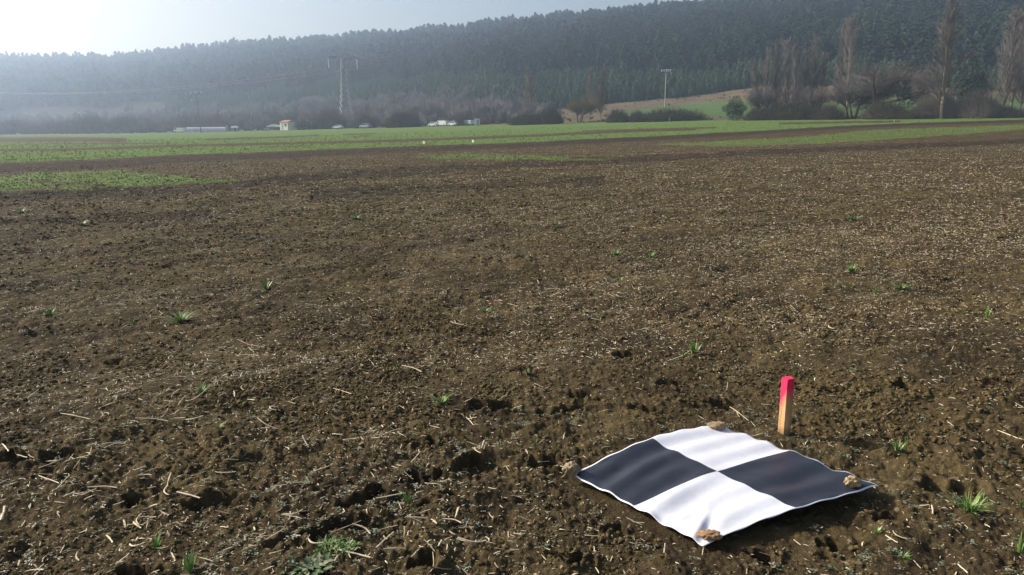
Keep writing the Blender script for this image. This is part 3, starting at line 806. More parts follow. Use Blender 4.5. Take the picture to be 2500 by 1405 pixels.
# ------------------------------------------------------------------ things along the far edge
M_white = mat('white_paint', (.8, .8, .78), .35, .5, varied((.78, .78, .76), .05, 2))
M_cream = mat('cream_wall', (.75, .7, .55), .8, .2, varied((.78, .74, .60), .06, 2))
M_tile = mat('orange_tiles', (.5, .2, .08), .8, .2, varied((.36, .16, .08), .2, 4))
M_film = mat('greenhouse_film', (.6, .52, .52), .35, .5, varied((.62, .52, .53), .15, .4))
M_grey = mat('grey_panel', (.35, .37, .38), .6, .3, varied((.36, .38, .39), .15, 1))
M_glass = mat('dark_glass', (.05, .06, .07), .1, .6, varied((.05, .06, .07), .2, 1))
M_rub = mat('tyre_rubber', (.03, .03, .03), .8, .2, varied((.03, .03, .03), .2, 5))
def place(name, px, rg, label, cat, group=None, rz=0.0):
    x, y, z = atr(px, rg); return empty(name, (x, y, z), label, cat, group, rz=-math.atan2(x, y) + rz)
def prism(pts, y0, y1):
    """extrude an x,z outline from y0 to y1"""
    n = len(pts); V = [(a, y0, b) for a, b in pts] + [(a, y1, b) for a, b in pts]
    side = np.array([(i, (i + 1) % n, n + (i + 1) % n, n + i) for i in range(n)])
    caps = np.array([tuple(range(n))[::-1], tuple(range(n, 2 * n))]); return np.array(V, float), [side, caps]
def vehicle(e, L, W, Hh, prof_, wins, wheels=(-.32, .32), m=M_white):
    mk('body', *prism([(a * L, .35 + b * (Hh - .35)) for a, b in prof_], -W / 2, W / 2), m, e)
    for q in wins:
        for s in (-1, 1):
            mk('window', *prism([(a * L, .35 + b * (Hh - .35)) for a, b in q], s * (W / 2 - .02), s * (W / 2 + .012)), M_glass, e)
    for a in wheels:
        for s in (-1, 1):
            wv = MB().tube((a * L, s * (W / 2 - .2), .33), (a * L, s * (W / 2 + .02), .33), .33, .33, 12).build('wheel', M_rub, e)
            MB().tube((a * L, s * (W / 2 + .021), .33), (a * L, s * (W / 2 + .035), .33), .17, .17, 8).build('rim', M_steel, wv)
VAN = [(-.5, 0), (-.5, .45), (-.40, .55), (-.30, .95), (-.27, 1), (.49, 1), (.5, .9), (.5, 0)]
VWIN = [[(-.37, .56), (-.28, .88), (-.17, .88), (-.17, .56)]]
CAR = [(-.5, 0), (-.5, .38), (-.30, .5), (-.15, .97), (.22, 1), (.38, .55), (.5, .48), (.5, 0)]
CWIN = [[(-.25, .53), (-.13, .9), (.02, .92), (.02, .53)], [(.05, .53), (.05, .92), (.21, .93), (.32, .55)]]
VG = 'white vehicles parked beyond the field'
def veh(kind, px, rg, L, Hh, label, rz=R(-40), m=M_white):
    rg += 0
    e = place('parked_van' if kind == 'v' else 'parked_car', px, rg, label, 'van' if kind == 'v' else 'car', VG, rz)
    vehicle(e, L, 1.9, Hh, VAN if kind == 'v' else CAR, VWIN if kind == 'v' else CWIN, m=m); return e
ERG = lambda px: float(np.interp(px, CX, rA))
veh('v', 437, ERG(437) - 6, 4.8, 2.1, 'white van parked left of the plastic greenhouse')
veh('v', 1080, ERG(1080) - 2, 4.4, 1.8, 'long white van left of the orange-brown bush')
veh('c', 1059, ERG(1059) - 4, 3.4, 1.5, 'small white car at the left end of the white vehicle row')
veh('c', 1108, ERG(1108) - 4, 3.6, 1.6, 'white car directly left of the orange-brown bush')
veh('v', 1143, ERG(1143) - 1, 3.6, 1.7, 'white van half hidden behind the orange-brown bush')
veh('c', 825, ERG(825) - 4, 3.8, 1.5, 'small pale car left of the pylon foot')
veh('c', 892, ERG(892) - 5, 4.2, 1.7, 'grey-white car with dark windscreen right of the pylon foot', m=M_grey)
veh('c', 743, ERG(743) - 4, 3.4, 1.4, 'small white car between the two dark bushes')
# caravan with curved roof
e = place('caravan', 983, ERG(983) - 5, 'white curved-roof caravan standing alone near the centre', 'caravan')
L = 4.6; mk('body', *prism([(-.5 * L, .5), (-.46 * L, 1.1), (-.32 * L, 1.75), (-.1 * L, 1.95), (.2 * L, 1.95), (.4 * L, 1.7), (.5 * L, 1.0), (.5 * L, .5)], -1, 1), M_white, e)
for a in (-.9, .5): MB().box(a, -1.01, 1.25, .8, .03, .42).build('window', M_glass, e)
for s in (-1, 1): MB().tube((0, s * .85, .33), (0, s * 1.02, .33), .33, .33, 12).build('wheel', M_rub, e)
# white box cabin
e = place('cabin', 1165, ERG(1165) - 4, 'small white box cabin right of the vehicle row', 'cabin')
MB().box(0, 0, 1.1, 1.7, 1.8, 1.9).build('wall', M_white, e); MB().box(0, 0, 2.1, 1.9, 2.0, .1).build('roof', M_grey, e); MB().box(.2, -.93, .95, .7, .06, 1.5).build('door', M_grey, e)
# greenhouse
rg = ERG(497) - 5; e = place('greenhouse', 499, rg, 'long low plastic greenhouse with pinkish white film', 'greenhouse')
GL = 88 / F * rg; arc = [(-2.2 + 4.4 * i / 10, 2.0 * math.sin(math.pi * i / 10) ** .6) for i in range(11)]
V = [(-GL / 2 + GL * j / 14 + (1.6 if j == 0 else 0) * (b / 2), a, b) for j in range(15) for a, b in arc]
mk('film_cover', V, [grid_faces(15, 11)], M_film, e, smooth=False)
mk('end_wall', [V[i] for i in range(11)], np.array([tuple(range(11))]), M_film, e); mk('end_wall', [V[-11 + i] for i in range(11)], np.array([tuple(range(10, -1, -1))]), M_film, e)
for j in range(0, 15, 2):
    q = [np.array((-GL / 2 + GL * j / 14, a * 1.01, b * 1.01 + .01)) for a, b in arc]
    if j: mk('hoop', *tubes(q[:-1], q[1:], .03, .03, 5), M_steel, e)
# silo-like grey pillar, shed, tent, house
e = place('chimney_stack', 553, ERG(553) - 3, 'narrow grey upright block right of the greenhouse', 'tower')
MB().box(0, 0, 1.25, 1.1, 1.1, 2.6).build('shaft', M_conc, e); MB().box(0, 0, 2.62, 1.3, 1.3, .15).build('cap', M_conc, e)
def house(name, px, rg, W, Dp, wh, rh, wm, rm, label, cat, rz=0, hip=.15):
    e = place(name, px, rg, label, cat, None, rz)
    MB().box(0, 0, wh / 2, W, Dp, wh).build('wall', wm, e)
    o = .35; V = [(-W / 2 - o, -Dp / 2 - o, wh), (W / 2 + o, -Dp / 2 - o, wh), (W / 2 + o, Dp / 2 + o, wh), (-W / 2 - o, Dp / 2 + o, wh), (-W / 2 * (1 - hip), 0, wh + rh), (W / 2 * (1 - hip), 0, wh + rh)]
    mk('roof', V, [np.array([(0, 1, 5, 4), (2, 3, 4, 5), (0, 3, 2, 1)]), np.array([(1, 2, 5), (3, 0, 4)])], rm, e)
    return e
e = house('house', 704, ERG(704) - 2, 4.4, 4.6, 3.1, .8, M_cream, M_tile, 'small house with brightly lit cream wall and orange tiled roof', 'house', R(-48))
MB().box(-.9, -2.33, 1.3, .9, .06, 2.0).build('door', M_grey, e)
w1 = MB().box(.9, -2.33, 1.9, .9, .06, .9).build('window', M_glass, e); MB().box(.9, -2.37, 1.42, 1.1, .12, .06).build('sill', M_white, w1)
e = house('shed', 572, ERG(572) - 2, 2.6, 2.4, 1.5, .7, M_grey, M_grey, 'low grey shed right of the narrow grey block', 'shed'); MB().box(.2, -1.23, .7, .7, .05, 1.3).build('door', M_dpole, e)
e = place('tent', 668, ERG(668) - 3, 'white domed canopy tent left of the bright house', 'tent')
TW = 5.6; arc2 = [(-TW / 2 + TW * i / 12, 1.5 + 1.0 * math.sin(math.pi * i / 12) ** .8) for i in range(13)]
mk('canopy', *prism(arc2 + [(TW / 2, 1.4), (-TW / 2, 1.4)], -1.6, 1.6), M_white, e)
for a in (-2.6, 0, 2.6):
    for s in (-1.5, 1.5): MB().tube((a, s, 0), (a, s, 1.45), .06, .06, 6).build('leg', M_steel, e)
e = place('crate', 650, ERG(650) - 7, 'grey box standing left of the white tent', 'box'); MB().box(0, 0, .55, 2.2, 1.0, 1.1).box(0, 0, 1.13, 2.3, 1.1, .07).build('shell', M_grey, e)
# two small white marker boards in the crop
for px, py, lb in ((1035, 350, 'small white square board in the green crop, left one of two'), (1155, 347, 'small white square board in the green crop, right one of two')):
    x, y, z = at(px, py + 3); z += .03; s = 6.4 / F * math.hypot(x, y)
    e = empty('marker_board', (x, y, z), lb, 'board', 'white boards in the crop', rz=-math.atan2(x, y) + R(-42))
    MB().box(0, 0, s * .62, s, .02, s * .95).build('panel', M_cream, e); MB().tube((0, .03, -.1), (0, .03, s), .012, .012, 6).build('post', M_dpole, e)
# small posts by the far edge
for px, py, h, lb in ((1634, 300, 1.1, 'short pale post at the far edge below the pale pole'), (2183, 301, .5, 'tiny white stake in the far crop')):
    x, y, z = at(px, py); tag(MB().tube((0, 0, -.1), (0, 0, h), .07, .06, 6).build('post', M_conc), lb, 'post').location = (x, y, z)

# ------------------------------------------------------------------ the black and white sheet
n = 90; uu, vv = np.meshgrid(np.linspace(0, 1, n), np.linspace(0, 1, n), indexing='ij')
SZ = {'L': .025, 'T': .012, 'R': .030, 'B': .008}
def q3(t, a, m, b): return a * (1 - t) * (1 - 2 * t) + m * 4 * t * (1 - t) + b * t * (2 * t - 1)
r0 = q3(vv, SZ['L'], .070, SZ['T']); r1 = q3(vv, .022, .052, .034); r2 = q3(vv, SZ['B'], .042, SZ['R'])
SZh = q3(uu, r0, r1, r2)
wv = uu * 3.3 + .55 * vv + .25 * np.sin(vv * 3.3 + 1)
amp = .0125 * (.45 + .8 * np.exp(-((uu - .62) / .3) ** 2)) * (.6 + .5 * np.sin(vv * 5 + uu * 3)) * (.35 + .65 * sst(0, .2, vv)) * (.5 + .5 * sst(1, .85, vv))
SZh += amp * np.sin(2 * math.pi * wv) + .0035 * np.sin(2 * math.pi * (wv * 1.9 + .4 * vv))
def dent(u0, v0, su, sv, a, rot=0.0):
    global SZh
    du, dv = uu - u0, vv - v0; p = du * math.cos(rot) + dv * math.sin(rot); q = -du * math.sin(rot) + dv * math.cos(rot)
    SZh = SZh + a * np.exp(-(p / su) ** 2 - (q / sv) ** 2)
dent(.93, .05, .035, .14, -.020, .6); dent(.86, .10, .02, .12, .014, .7); dent(.14, .10, .06, .07, -.014, .3); dent(.10, .16, .05, .05, .010)
dent(.28, .30, .05, .16, -.012, .2); dent(.55, .62, .05, .2, -.010, -.1); dent(.45, .45, .06, .1, .010, .4); dent(.80, .72, .05, .12, -.012, .1)
dent(.02, .5, .05, .3, .006); dent(.97, .93, .05, .06, .012); dent(.72, .02, .12, .03, -.010)
edge = np.minimum(np.minimum(uu, 1 - uu), np.minimum(vv, 1 - vv))
SZh += sst(.03, 0, edge) * .003 * np.sin(uu * 41 + vv * 37)
SL, ST, SR, SB = planept(1398, 1160, SZh[0, 0]), planept(1752, 1040, SZh[0, -1]), planept(2147, 1188, SZh[-1, -1]), planept(1716, 1335, SZh[-1, 0])
XY = ((1 - uu) * (1 - vv))[..., None] * SL + ((1 - uu) * vv)[..., None] * ST + (uu * vv)[..., None] * SR + (uu * (1 - vv))[..., None] * SB
SZh = np.maximum(SZh, -.007)
SV = np.concatenate([XY, SZh[..., None]], -1).reshape(-1, 3)
def sheet_nodes(t, b):
    sx = N(t, 'ShaderNodeSeparateXYZ'); cmb = N(t, 'ShaderNodeCombineXYZ'); t.links.new(attr(t, 'su'), cmb.inputs[0]); t.links.new(attr(t, 'sv'), cmb.inputs[1])
    t.links.new(cmb.outputs[0], sx.inputs[0])
    def gt(s, v):
        m = N(t, 'ShaderNodeMath', operation='GREATER_THAN', i_1=v); t.links.new(s, m.inputs[0]); return m.outputs[0]
    def op(o, a, c):
        m = N(t, 'ShaderNodeMath', operation=o); t.links.new(a, m.inputs[0]); t.links.new(c, m.inputs[1]); return m.outputs[0]
    def inv(a):
        m = N(t, 'ShaderNodeMath', operation='SUBTRACT', i_0=1.0); t.links.new(a, m.inputs[1]); return m.outputs[0]
    U, W_ = sx.outputs[0], sx.outputs[1]
    cu, cv = gt(U, .5), gt(W_, .5)
    same = inv(N_abs(t, op('SUBTRACT', cu, cv)))      # L(0,0) and R(1,1) quadrants are black
    inside = op('MULTIPLY', op('MULTIPLY', gt(U, .009), inv(gt(U, .991))), op('MULTIPLY', gt(W_, .009), inv(gt(W_, .991))))
    k = op('MULTIPLY', same, inside)
    n = noise(t, 7, 5)
    wh = ramp(t, n, [(.3, (.66, .66, .70)), (.7, (.74, .74, .78))]); bl = ramp(t, n, [(.3, (.020, .023, .032)), (.7, (.032, .036, .048))])
    t.links.new(mix(t, k, wh, bl), b.inputs['Base Color'])
    bump(t, b, noise(t, 22, 3), .004, .5)
def N_abs(t, a):
    m = N(t, 'ShaderNodeMath', operation='ABSOLUTE'); t.links.new(a, m.inputs[0]); return m.outputs[0]
M_sheet = mat('printed_vinyl', (.8, .8, .8), .42, .45, sheet_nodes)
sheet = mk('survey_target', SV, grid_faces(n, n)[:, ::-1], M_sheet, smooth=True, attrs={'su': uu.ravel(), 'sv': vv.ravel()})
md = sheet.modifiers.new('thickness', 'SOLIDIFY'); md.thickness = .0012; md.offset = -1
tag(sheet, 'square black and white quartered survey sheet lying wavy on the soil', 'sheet')
def sheet_z(px, py, it=12):
    """sheet point under a photo pixel"""
    P2 = SV; a, b = proj(P2[:, 0], P2[:, 1], P2[:, 2]); i = int(np.argmin((a - px) ** 2 + (b - py) ** 2)); return P2[i]

# ------------------------------------------------------------------ stones
def stone_nodes(c):
    def f(t, b):
        n = noise(t, 28, 6, .7); lo = tuple(v * .5 for v in c); hi = tuple(min(1, v * 1.3) for v in c)
        t.links.new(ramp(t, n, [(.3, lo), (.52, c), (.7, hi)]), b.inputs['Base Color']); bump(t, b, n, .006, .9)
    return f
def stone(seed, sx, sy, sz, loc, rz, col, label, sq=.0, jag=.16):
    g = np.random.default_rng(seed); import bmesh
    bm = bmesh.new(); bmesh.ops.create_icosphere(bm, subdivisions=5, radius=1)
    V = np.array([v.co[:] for v in bm.verts]); Fc = np.array([[v.index for v in f.verts] for f in bm.faces]); bm.free()
    planes = g.normal(0, 1, (11, 3)); planes /= np.linalg.norm(planes, axis=1, keepdims=True)
    for p in planes:
        d = V @ p; lim = g.uniform(.66, .88); k = d > lim; V[k] -= (d[k] - lim)[:, None] * p * .85
    nn = pn(V[:, 0] * 2.4 + 5, V[:, 1] * 2.4 + V[:, 2] * 1.7, seed) * jag + pn(V[:, 0] * 6, V[:, 1] * 6 - V[:, 2] * 5, seed + 1) * jag * .35 + pn(V[:, 0] * 15, V[:, 1] * 15 + V[:, 2] * 13, seed + 2) * jag * .15
    V = V * (1 + nn)[:, None]; V = V * (sx, sy, sz); V[:, 2] -= V[:, 2].min(); 
    o = mk('stone', V, Fc, mat('stone_surface', col, .95, .1, stone_nodes(col)), smooth=True)
    o.location = loc; o.rotation_euler = (0, 0, rz); return tag(o, label, 'stone', 'stones holding the sheet down')
p = sheet_z(1752, 1048); stone(3, .063, .036, .021, (p[0] - .005, p[1] + .005, p[2] - .004), .15, (.30, .22, .13), 'flat pale brown stone on the far corner of the sheet', jag=.12)
p = sheet_z(2077, 1188); stone(5, .040, .030, .024, (p[0], p[1] + .002, p[2] - .003), .2, (.42, .30, .16), 'lumpy yellowish stone on the right black corner of the sheet', jag=.26)
p = sheet_z(1730, 1316); stone(8, .050, .036, .018, (p[0], p[1], p[2] - .003), -.2, (.33, .20, .11), 'flat reddish brown stone on the near white corner of the sheet', jag=.2)
p = [*planept(1396, 1156, .03), .045]; stone(12, .046, .038, .040, (p[0], p[1], .008), .5, (.33, .25, .15), 'grey-brown blocky stone on the left corner of the sheet', jag=.22)

# ------------------------------------------------------------------ stake
x, y, z = at(1914, 1055); zg = gz(x, y)
rS = math.hypot(x, y); Hs = 140 / F * rS / math.cos(.2) * 1.02; ws = .0475
def stake_nodes(t, b):
    co_ = N(t, 'ShaderNodeTexCoord').outputs['Object']; s = N(t, 'ShaderNodeSeparateXYZ'); t.links.new(co_, s.inputs[0])
    mp = N(t, 'ShaderNodeMapping'); mp.inputs['Scale'].default_value = (60, 60, 4); t.links.new(co_, mp.inputs[0])
    g = noise(t, 1, 5, .6, mp.outputs[0]); wood = ramp(t, g, [(.3, (.34, .19, .08)), (.7, (.66, .42, .19))])
    a = N(t, 'ShaderNodeMath', operation='MULTIPLY_ADD', i_1=.11, i_2=-.055); t.links.new(noise(t, 38, 7, .75), a.inputs[0])
    h = N(t, 'ShaderNodeMath', operation='ADD'); t.links.new(s.outputs[2], h.inputs[0]); t.links.new(a.outputs[0], h.inputs[1])
    # the spray reaches lower on the -x side
    h2 = N(t, 'ShaderNodeMath', operation='MULTIPLY_ADD', i_1=-1.6); t.links.new(s.outputs[0], h2.inputs[0]); t.links.new(h.outputs[0], h2.inputs[2])
    m = N(t, 'ShaderNodeMapRange'); m.inputs[1].default_value = Hs * .48; m.inputs[2].default_value = Hs * .72; t.links.new(h2.outputs[0], m.inputs[0])
    dm = N(t, 'ShaderNodeMapRange'); dm.inputs[1].default_value = .055; dm.inputs[2].default_value = -.005; t.links.new(h.outputs[0], dm.inputs[0])
    cc = mix(t, m.outputs[0], wood, ramp(t, g, [(.25, (.78, .020, .075)), (.7, (.95, .035, .115))])); cc = mix(t, dm.outputs[0], cc, (.12, .085, .045))
    t.links.new(cc, b.inputs['Base Color']); bump(t, b, g, .003, .8)
import bmesh
bm = bmesh.new(); bmesh.ops.create_cube(bm, size=1)
for v in bm.verts: v.co = Vector((v.co.x * ws, v.co.y * ws, (v.co.z + .5) * (Hs + .12) - .12))
bmesh.ops.bevel(bm, geom=bm.edges[:], offset=.0016, segments=2, affect='EDGES')
me = bpy.data.meshes.new('wooden_stake'); bm.to_mesh(me); bm.free(); me.materials.append(mat('painted_wood', (.6, .3, .15), .6, .3, stake_nodes))
stk = bpy.data.objects.new('wooden_stake', me); sc.collection.objects.link(stk); stk.location = (x, y, zg); stk.rotation_euler = (0, R(.5), R(-47) - math.atan2(x, y))
tag(stk, 'square wooden stake with pink-red sprayed top beside the sheet', 'stake')

# ------------------------------------------------------------------ straw
def straw_mesh(L, r, bend, seed, split=False):
    """a broken hollow stalk lying along x, slightly bent, with torn ends"""
    g = np.random.default_rng(seed); K = 5; n = 6; V = []
    for i in range(K + 1):
        f = i / K; a = bend * (f - .5)
        cx = (f - .5) * L; cy = bend * L * (f - .5) ** 2 + g.normal(0, r * .15); cz = r * .8 + g.normal(0, r * .12)
        rr_ = r * (1 + (.25 if i in (2,) else 0)) * (.85 + .3 * g.random())
        for k in range(n):
            t = 2 * math.pi * k / n; jag = g.uniform(-1, 1) * r * 1.4 * .35 if i in (0, K) else 0
            V.append((cx + jag, cy + math.cos(t) * rr_, cz + math.sin(t) * rr_ * .7))
    Fc = [(i * n + k, i * n + (k + 1) % n, (i + 1) * n + (k + 1) % n, (i + 1) * n + k) for i in range(K) for k in range(n)]
    return np.array(V), np.array(Fc)
# fine straw litter as one mass
tm = [straw_mesh(1, .055, .12 * (i - 2), 50 + i) for i in range(5)]
def simple_straw(bend, flat):
    V = np.array([(-.5, -.05, 0), (-.5, .05, .02), (0, -.06, flat), (0, .06 + bend * .1, flat), (.5, -.04 + bend * .2, 0), (.5, .04 + bend * .2, .01), (0, bend * .1, flat + .08)])
    return V, np.array([(0, 2, 6), (0, 6, 1), (1, 6, 3), (2, 4, 6), (4, 5, 6), (5, 3, 6)])
sm = [simple_straw(b, f) for b, f in ((0, .04), (.8, .05), (-.9, .03), (1.6, .08))]
def scatter(n, rmin, rmax, power=1.0, amax=47):
    a = np.radians(rng.uniform(-amax, amax, n)); r = np.exp(rng.uniform(0, 1, n) ** power * math.log(rmax / rmin)) * rmin
    return np.sin(a) * r, np.cos(a) * r, r
def off_sheet(x, y, m=.0):
    u, v = sheet_uv(x, y); return ~((u > -m) & (u < 1 + m) & (v > -m) & (v < 1 + m))
def dens(x, y):
    px, py = proj(x, y, 0 * x)
    d = .45 + .55 * sst(-.25, .4, pn(x / 1.3, y / 1.3, 101)) * (.25 + 1.1 * sst(-.1, .4, pn(x / .3, y / .3, 102)))
    d *= .55 + .45 * sst(-.2, .3, pn(x / 4.5, y / 2.2, 103)); d *= 1 - .5 * sst(1100, 1700, px) * sst(700, 950, py)
    d *= 1 - .6 * moist(x, y); d *= 1 - .75 * cover(x, y)
    d = d + 1.6 * np.exp(-((px - 1960) / 200) ** 2 - ((py - 595) / 32) ** 2) + .9 * np.exp(-((px - 2300) / 260) ** 2 - ((py - 600) / 60) ** 2) + .5 * np.exp(-((px - 1150) / 300) ** 2 - ((py - 530) / 35) ** 2)
    return np.clip(d, 0, 1.3)
def litter(n, rmin, rmax, lmin, lmax, tmpl, wid, power=1.0):
    x, y, r = scatter(n, rmin, rmax, power); k = (rng.random(n) < dens(x, y)) & off_sheet(x, y, .01); x, y, r = x[k], y[k], r[k]
    z = terr(x, y) + relief(x, y); n = len(x)
    L = rng.uniform(0, 1, n) ** 2.2 * (lmax - lmin) + lmin; L = L * np.clip(r / 10, 1, 2.6)
    A = rng.uniform(0, 6.283, n); T = np.clip(rng.normal(.28, .35, n) + .14 * sst(8, 25, r), 0, .95)
    # tilt some pieces: fold into z scale by mapping template x to rise
    tiltv = rng.normal(.0, .22, n); out = []
    for j, (V, Fc) in enumerate(tmpl):
        m = np.arange(n) % len(tmpl) == j
        W = V[None] * np.stack([L[m], L[m] * 0 + wid * np.clip(r[m] / 9, 1, 3) * 8, L[m] * 0 + wid * np.clip(r[m] / 9, 1, 3) * 8], 1)[:, None, :]
        W[..., 2] += np.abs(W[..., 0] * tiltv[m][:, None]) * 0 + W[..., 0] * tiltv[m][:, None] + np.abs(L[m] * tiltv[m])[:, None] * .38
        c, s = np.cos(A[m])[:, None], np.sin(A[m])[:, None]
        O = np.stack([W[..., 0] * c - W[..., 1] * s + x[m][:, None], W[..., 0] * s + W[..., 1] * c + y[m][:, None], W[..., 2] + z[m][:, None] + .001], -1).reshape(-1, 3)
        k_ = len(V); Fo = (Fc[None] + (np.arange(m.sum()) * k_)[:, None, None]).reshape(-1, Fc.shape[1])
        out.append((O, [Fo], np.repeat(T[m], k_)))
    return out
parts = litter(8000, 1.7, 9, .012, .07, tm, .0045, .8) + litter(60000, 1.7, 16, .006, .032, sm, .0028) + litter(190000, 5, 75, .012, .050, sm, .0037, .9)
V, Fl, t = join(parts)
tag(mk('straw_litter', V, Fl, M_straw, attrs={'tint': t}), 'fine pale straw chaff strewn over the soil', 'straw', None, 'stuff')
# single stalks, the ones that show largest
SG = 'loose straw stalks lying on the soil'
LB = 'pale broken straw stalk lying on the bare soil'
protos = []
for i in range(10):
    V, Fc = straw_mesh(1, random.uniform(.032, .05), [-.1, .12, .75, .05, -.6, .15, -.08, .9, -.2, .1][i], 200 + i); o = mk('straw_stalk', V, Fc, M_straw, smooth=True, attrs={'tint': np.full(len(V), [0, .1, .55, 0, .3, .75, .15, .05, .45, .25][i])})
    protos.append(o)
def put_straw(o, x, y, L, a, tilt=0.0, lift=0.0, th=1.0):
    o.location = (x, y, gz(x, y) + .003 + lift + abs(tilt) * L * .3); o.rotation_euler = (0, tilt, a); o.scale = (L, .072 * th, .072 * th)
named = [ # x0,y0,x1,y1 photo pixels of the two ends, thickness, label
 (572, 955, 575, 985, 1.5, 'upright left stalk of the pale angular pair in the left middle'), (575, 983, 598, 989, 1.4, 'short stalk lying at the foot of the angular pair'),
 (588, 948, 592, 976, 1.3, 'right stalk of the pale angular pair in the left middle'), (802, 953, 858, 970, 1.4, 'thick pale stalk right of the angular pair'),
 (986, 902, 1034, 918, 1.5, 'thick pale stalk above the middle hollow'), (578, 828, 622, 846, 1.2, 'pale stalk left of centre pointing down right'),
 (815, 1344, 905, 1366, 1.6, 'long thick stalk at the bottom, right of the broad weed'), (745, 1336, 782, 1348, 1.5, 'stalk end poking out between the two weeds'),
 (150, 1015, 222, 1030, 1.5, 'long pale stalk in the lower left field'), (0, 1290, 18, 1235, 2.2, 'thick grey stalk at the left edge of the photo'),
 (10, 1105, 26, 1124, 1.6, 'pale split stalk, left in the bright heap at the left edge'), (35, 1115, 66, 1125, 1.8, 'pale split stalk in the middle of the bright heap at left'),
 (62, 1112, 84, 1130, 1.5, 'right stalk of the bright heap at the left'), (96, 1177, 146, 1196, 1.3, 'pale stalk below the bright heap'),
 (220, 1198, 290, 1199, 1.2, 'long flat stalk lying crosswise at lower left'), (176, 1172, 212, 1118, 1.1, 'thin grey stalk pointing up, lower left'),
 (434, 1213, 490, 1228, 1.5, 'stalk reaching over the dark hollow at lower left'), (402, 1202, 404, 1234, 1.3, 'short stalk standing beside the hollow at lower left'),
 (300, 1258, 308, 1285, 1.4, 'curved pale stalk at lower left'), (325, 1275, 343, 1290, 1.6, 'short bright stalk right of the curved one'),
 (260, 1300, 276, 1318, 1.6, 'short bright stalk near the bottom left'), (285, 1390, 318, 1362, 1.5, 'pale stalk lying above the bottom left hollow'),
 (175, 1350, 205, 1378, 1.8, 'split pale stalk in the heap at the bottom left'), (920, 1230, 990, 1217, 1.3, 'long stalk right of the dark hollow by the grass'),
 (1085, 1285, 1130, 1295, 1.2, 'thin stalk left of the sheet near the bottom'), (1120, 1300, 1158, 1296, 1.4, 'pale stalk lying over the small hollow left of the sheet'),
 (896, 1360, 960, 1300, 1.2, 'thin bent stalk rising to the right near the bottom'), (1360, 1150, 1395, 1147, 1.5, 'short pale stalk touching the left stone'),
 (1783, 994, 1828, 1028, 1.3, 'slanting stalk between the sheet and the stake'), (1715, 1350, 1719, 1324, .6, 'small stalk standing at the near corner of the sheet'),
 (2433, 1040, 2500, 1066, 1.5, 'long stalk at the right edge'), (2160, 1315, 2190, 1333, 1.3, 'left one of two parallel stalks at bottom right'), (2172, 1311, 2208, 1332, 1.3, 'right one of two parallel stalks at bottom right'),
 (2338, 1380, 2362, 1402, 1.3, 'pale stalk at the bottom right corner'), (1130, 800, 1098, 792, 1.2, 'short pale stalk in the middle of the field'),
 (940, 925, 925, 958, 1.1, 'thin stalk pointing up left of the middle hollow'), (2275, 1243, 2277, 1264, 1.2, 'short stalk left of the big grass tuft'),
 (1640, 880, 1690, 855, 1.2, 'yellowish stalk at the foot of the twin grass tuft')]
prs = iter(range(10 ** 6))
for x0, y0, x1, y1, th, lb in named:
    a = at(x0, y0); b = at(x1, y1); dx, dy = b[0] - a[0], b[1] - a[1]; L = math.hypot(dx, dy)
    tilt = 0.0
    if abs(y1 - y0) > abs(x1 - x0) * 1.2: L = min(L, .06 + .35 * math.hypot(x1 - x0, y1 - y0) / F * math.hypot(*a[:2]) * 2)
    i = next(prs); o = protos[i] if i < 10 else protos[i % 10].copy()
    if i >= 10: sc.collection.objects.link(o)
    put_straw(o, (a[0] + b[0]) / 2, (a[1] + b[1]) / 2, max(L, .03), math.atan2(dy, dx), 0, .004, th * .85); tag(o, lb, 'straw', 'marked straw stalks')
LMK = [(575, 975, 'angular straw pair'), (440, 770, 'lush grass tuft'), (495, 955, 'spreading grass tuft'), (40, 1120, 'bright straw heap'), (905, 1213, 'dark hollow'), (1165, 1140, 'deepest hollow'),
 (1195, 1000, 'middle hollow'), (1080, 975, 'wide grass tuft'), (750, 1375, 'broad-leaved weed'), (820, 1325, 'feathery weed'), (460, 1365, 'bottom left grass tuft'), (120, 745, 'thin pale tuft'), (650, 690, 'upright grass tuft'),
 (1180, 745, 'low dull tuft'), (1690, 840, 'twin grass tuft'), (1917, 985, 'stake'), (1745, 1045, 'far stone'), (1397, 1142, 'left stone'), (2077, 1181, 'right stone'), (1730, 1308, 'near stone'), (2360, 1225, 'big grass tuft'),
 (2080, 655, 'dark grass tuft'), (2190, 1080, 'stake shadow grass'), (1525, 868, 'small dark hollow'), (1035, 1380, 'bottom hollow'), (1405, 1362, 'near corner hollow'), (2470, 1330, 'right edge tuft'), (2215, 940, 'hollow behind stake'),
 (1510, 625, 'small grass tuft'), (260, 1200, 'crosswise long stalk'), (305, 1270, 'curved pale stalk'), (996, 1220, 'tall thin grass shoots')]
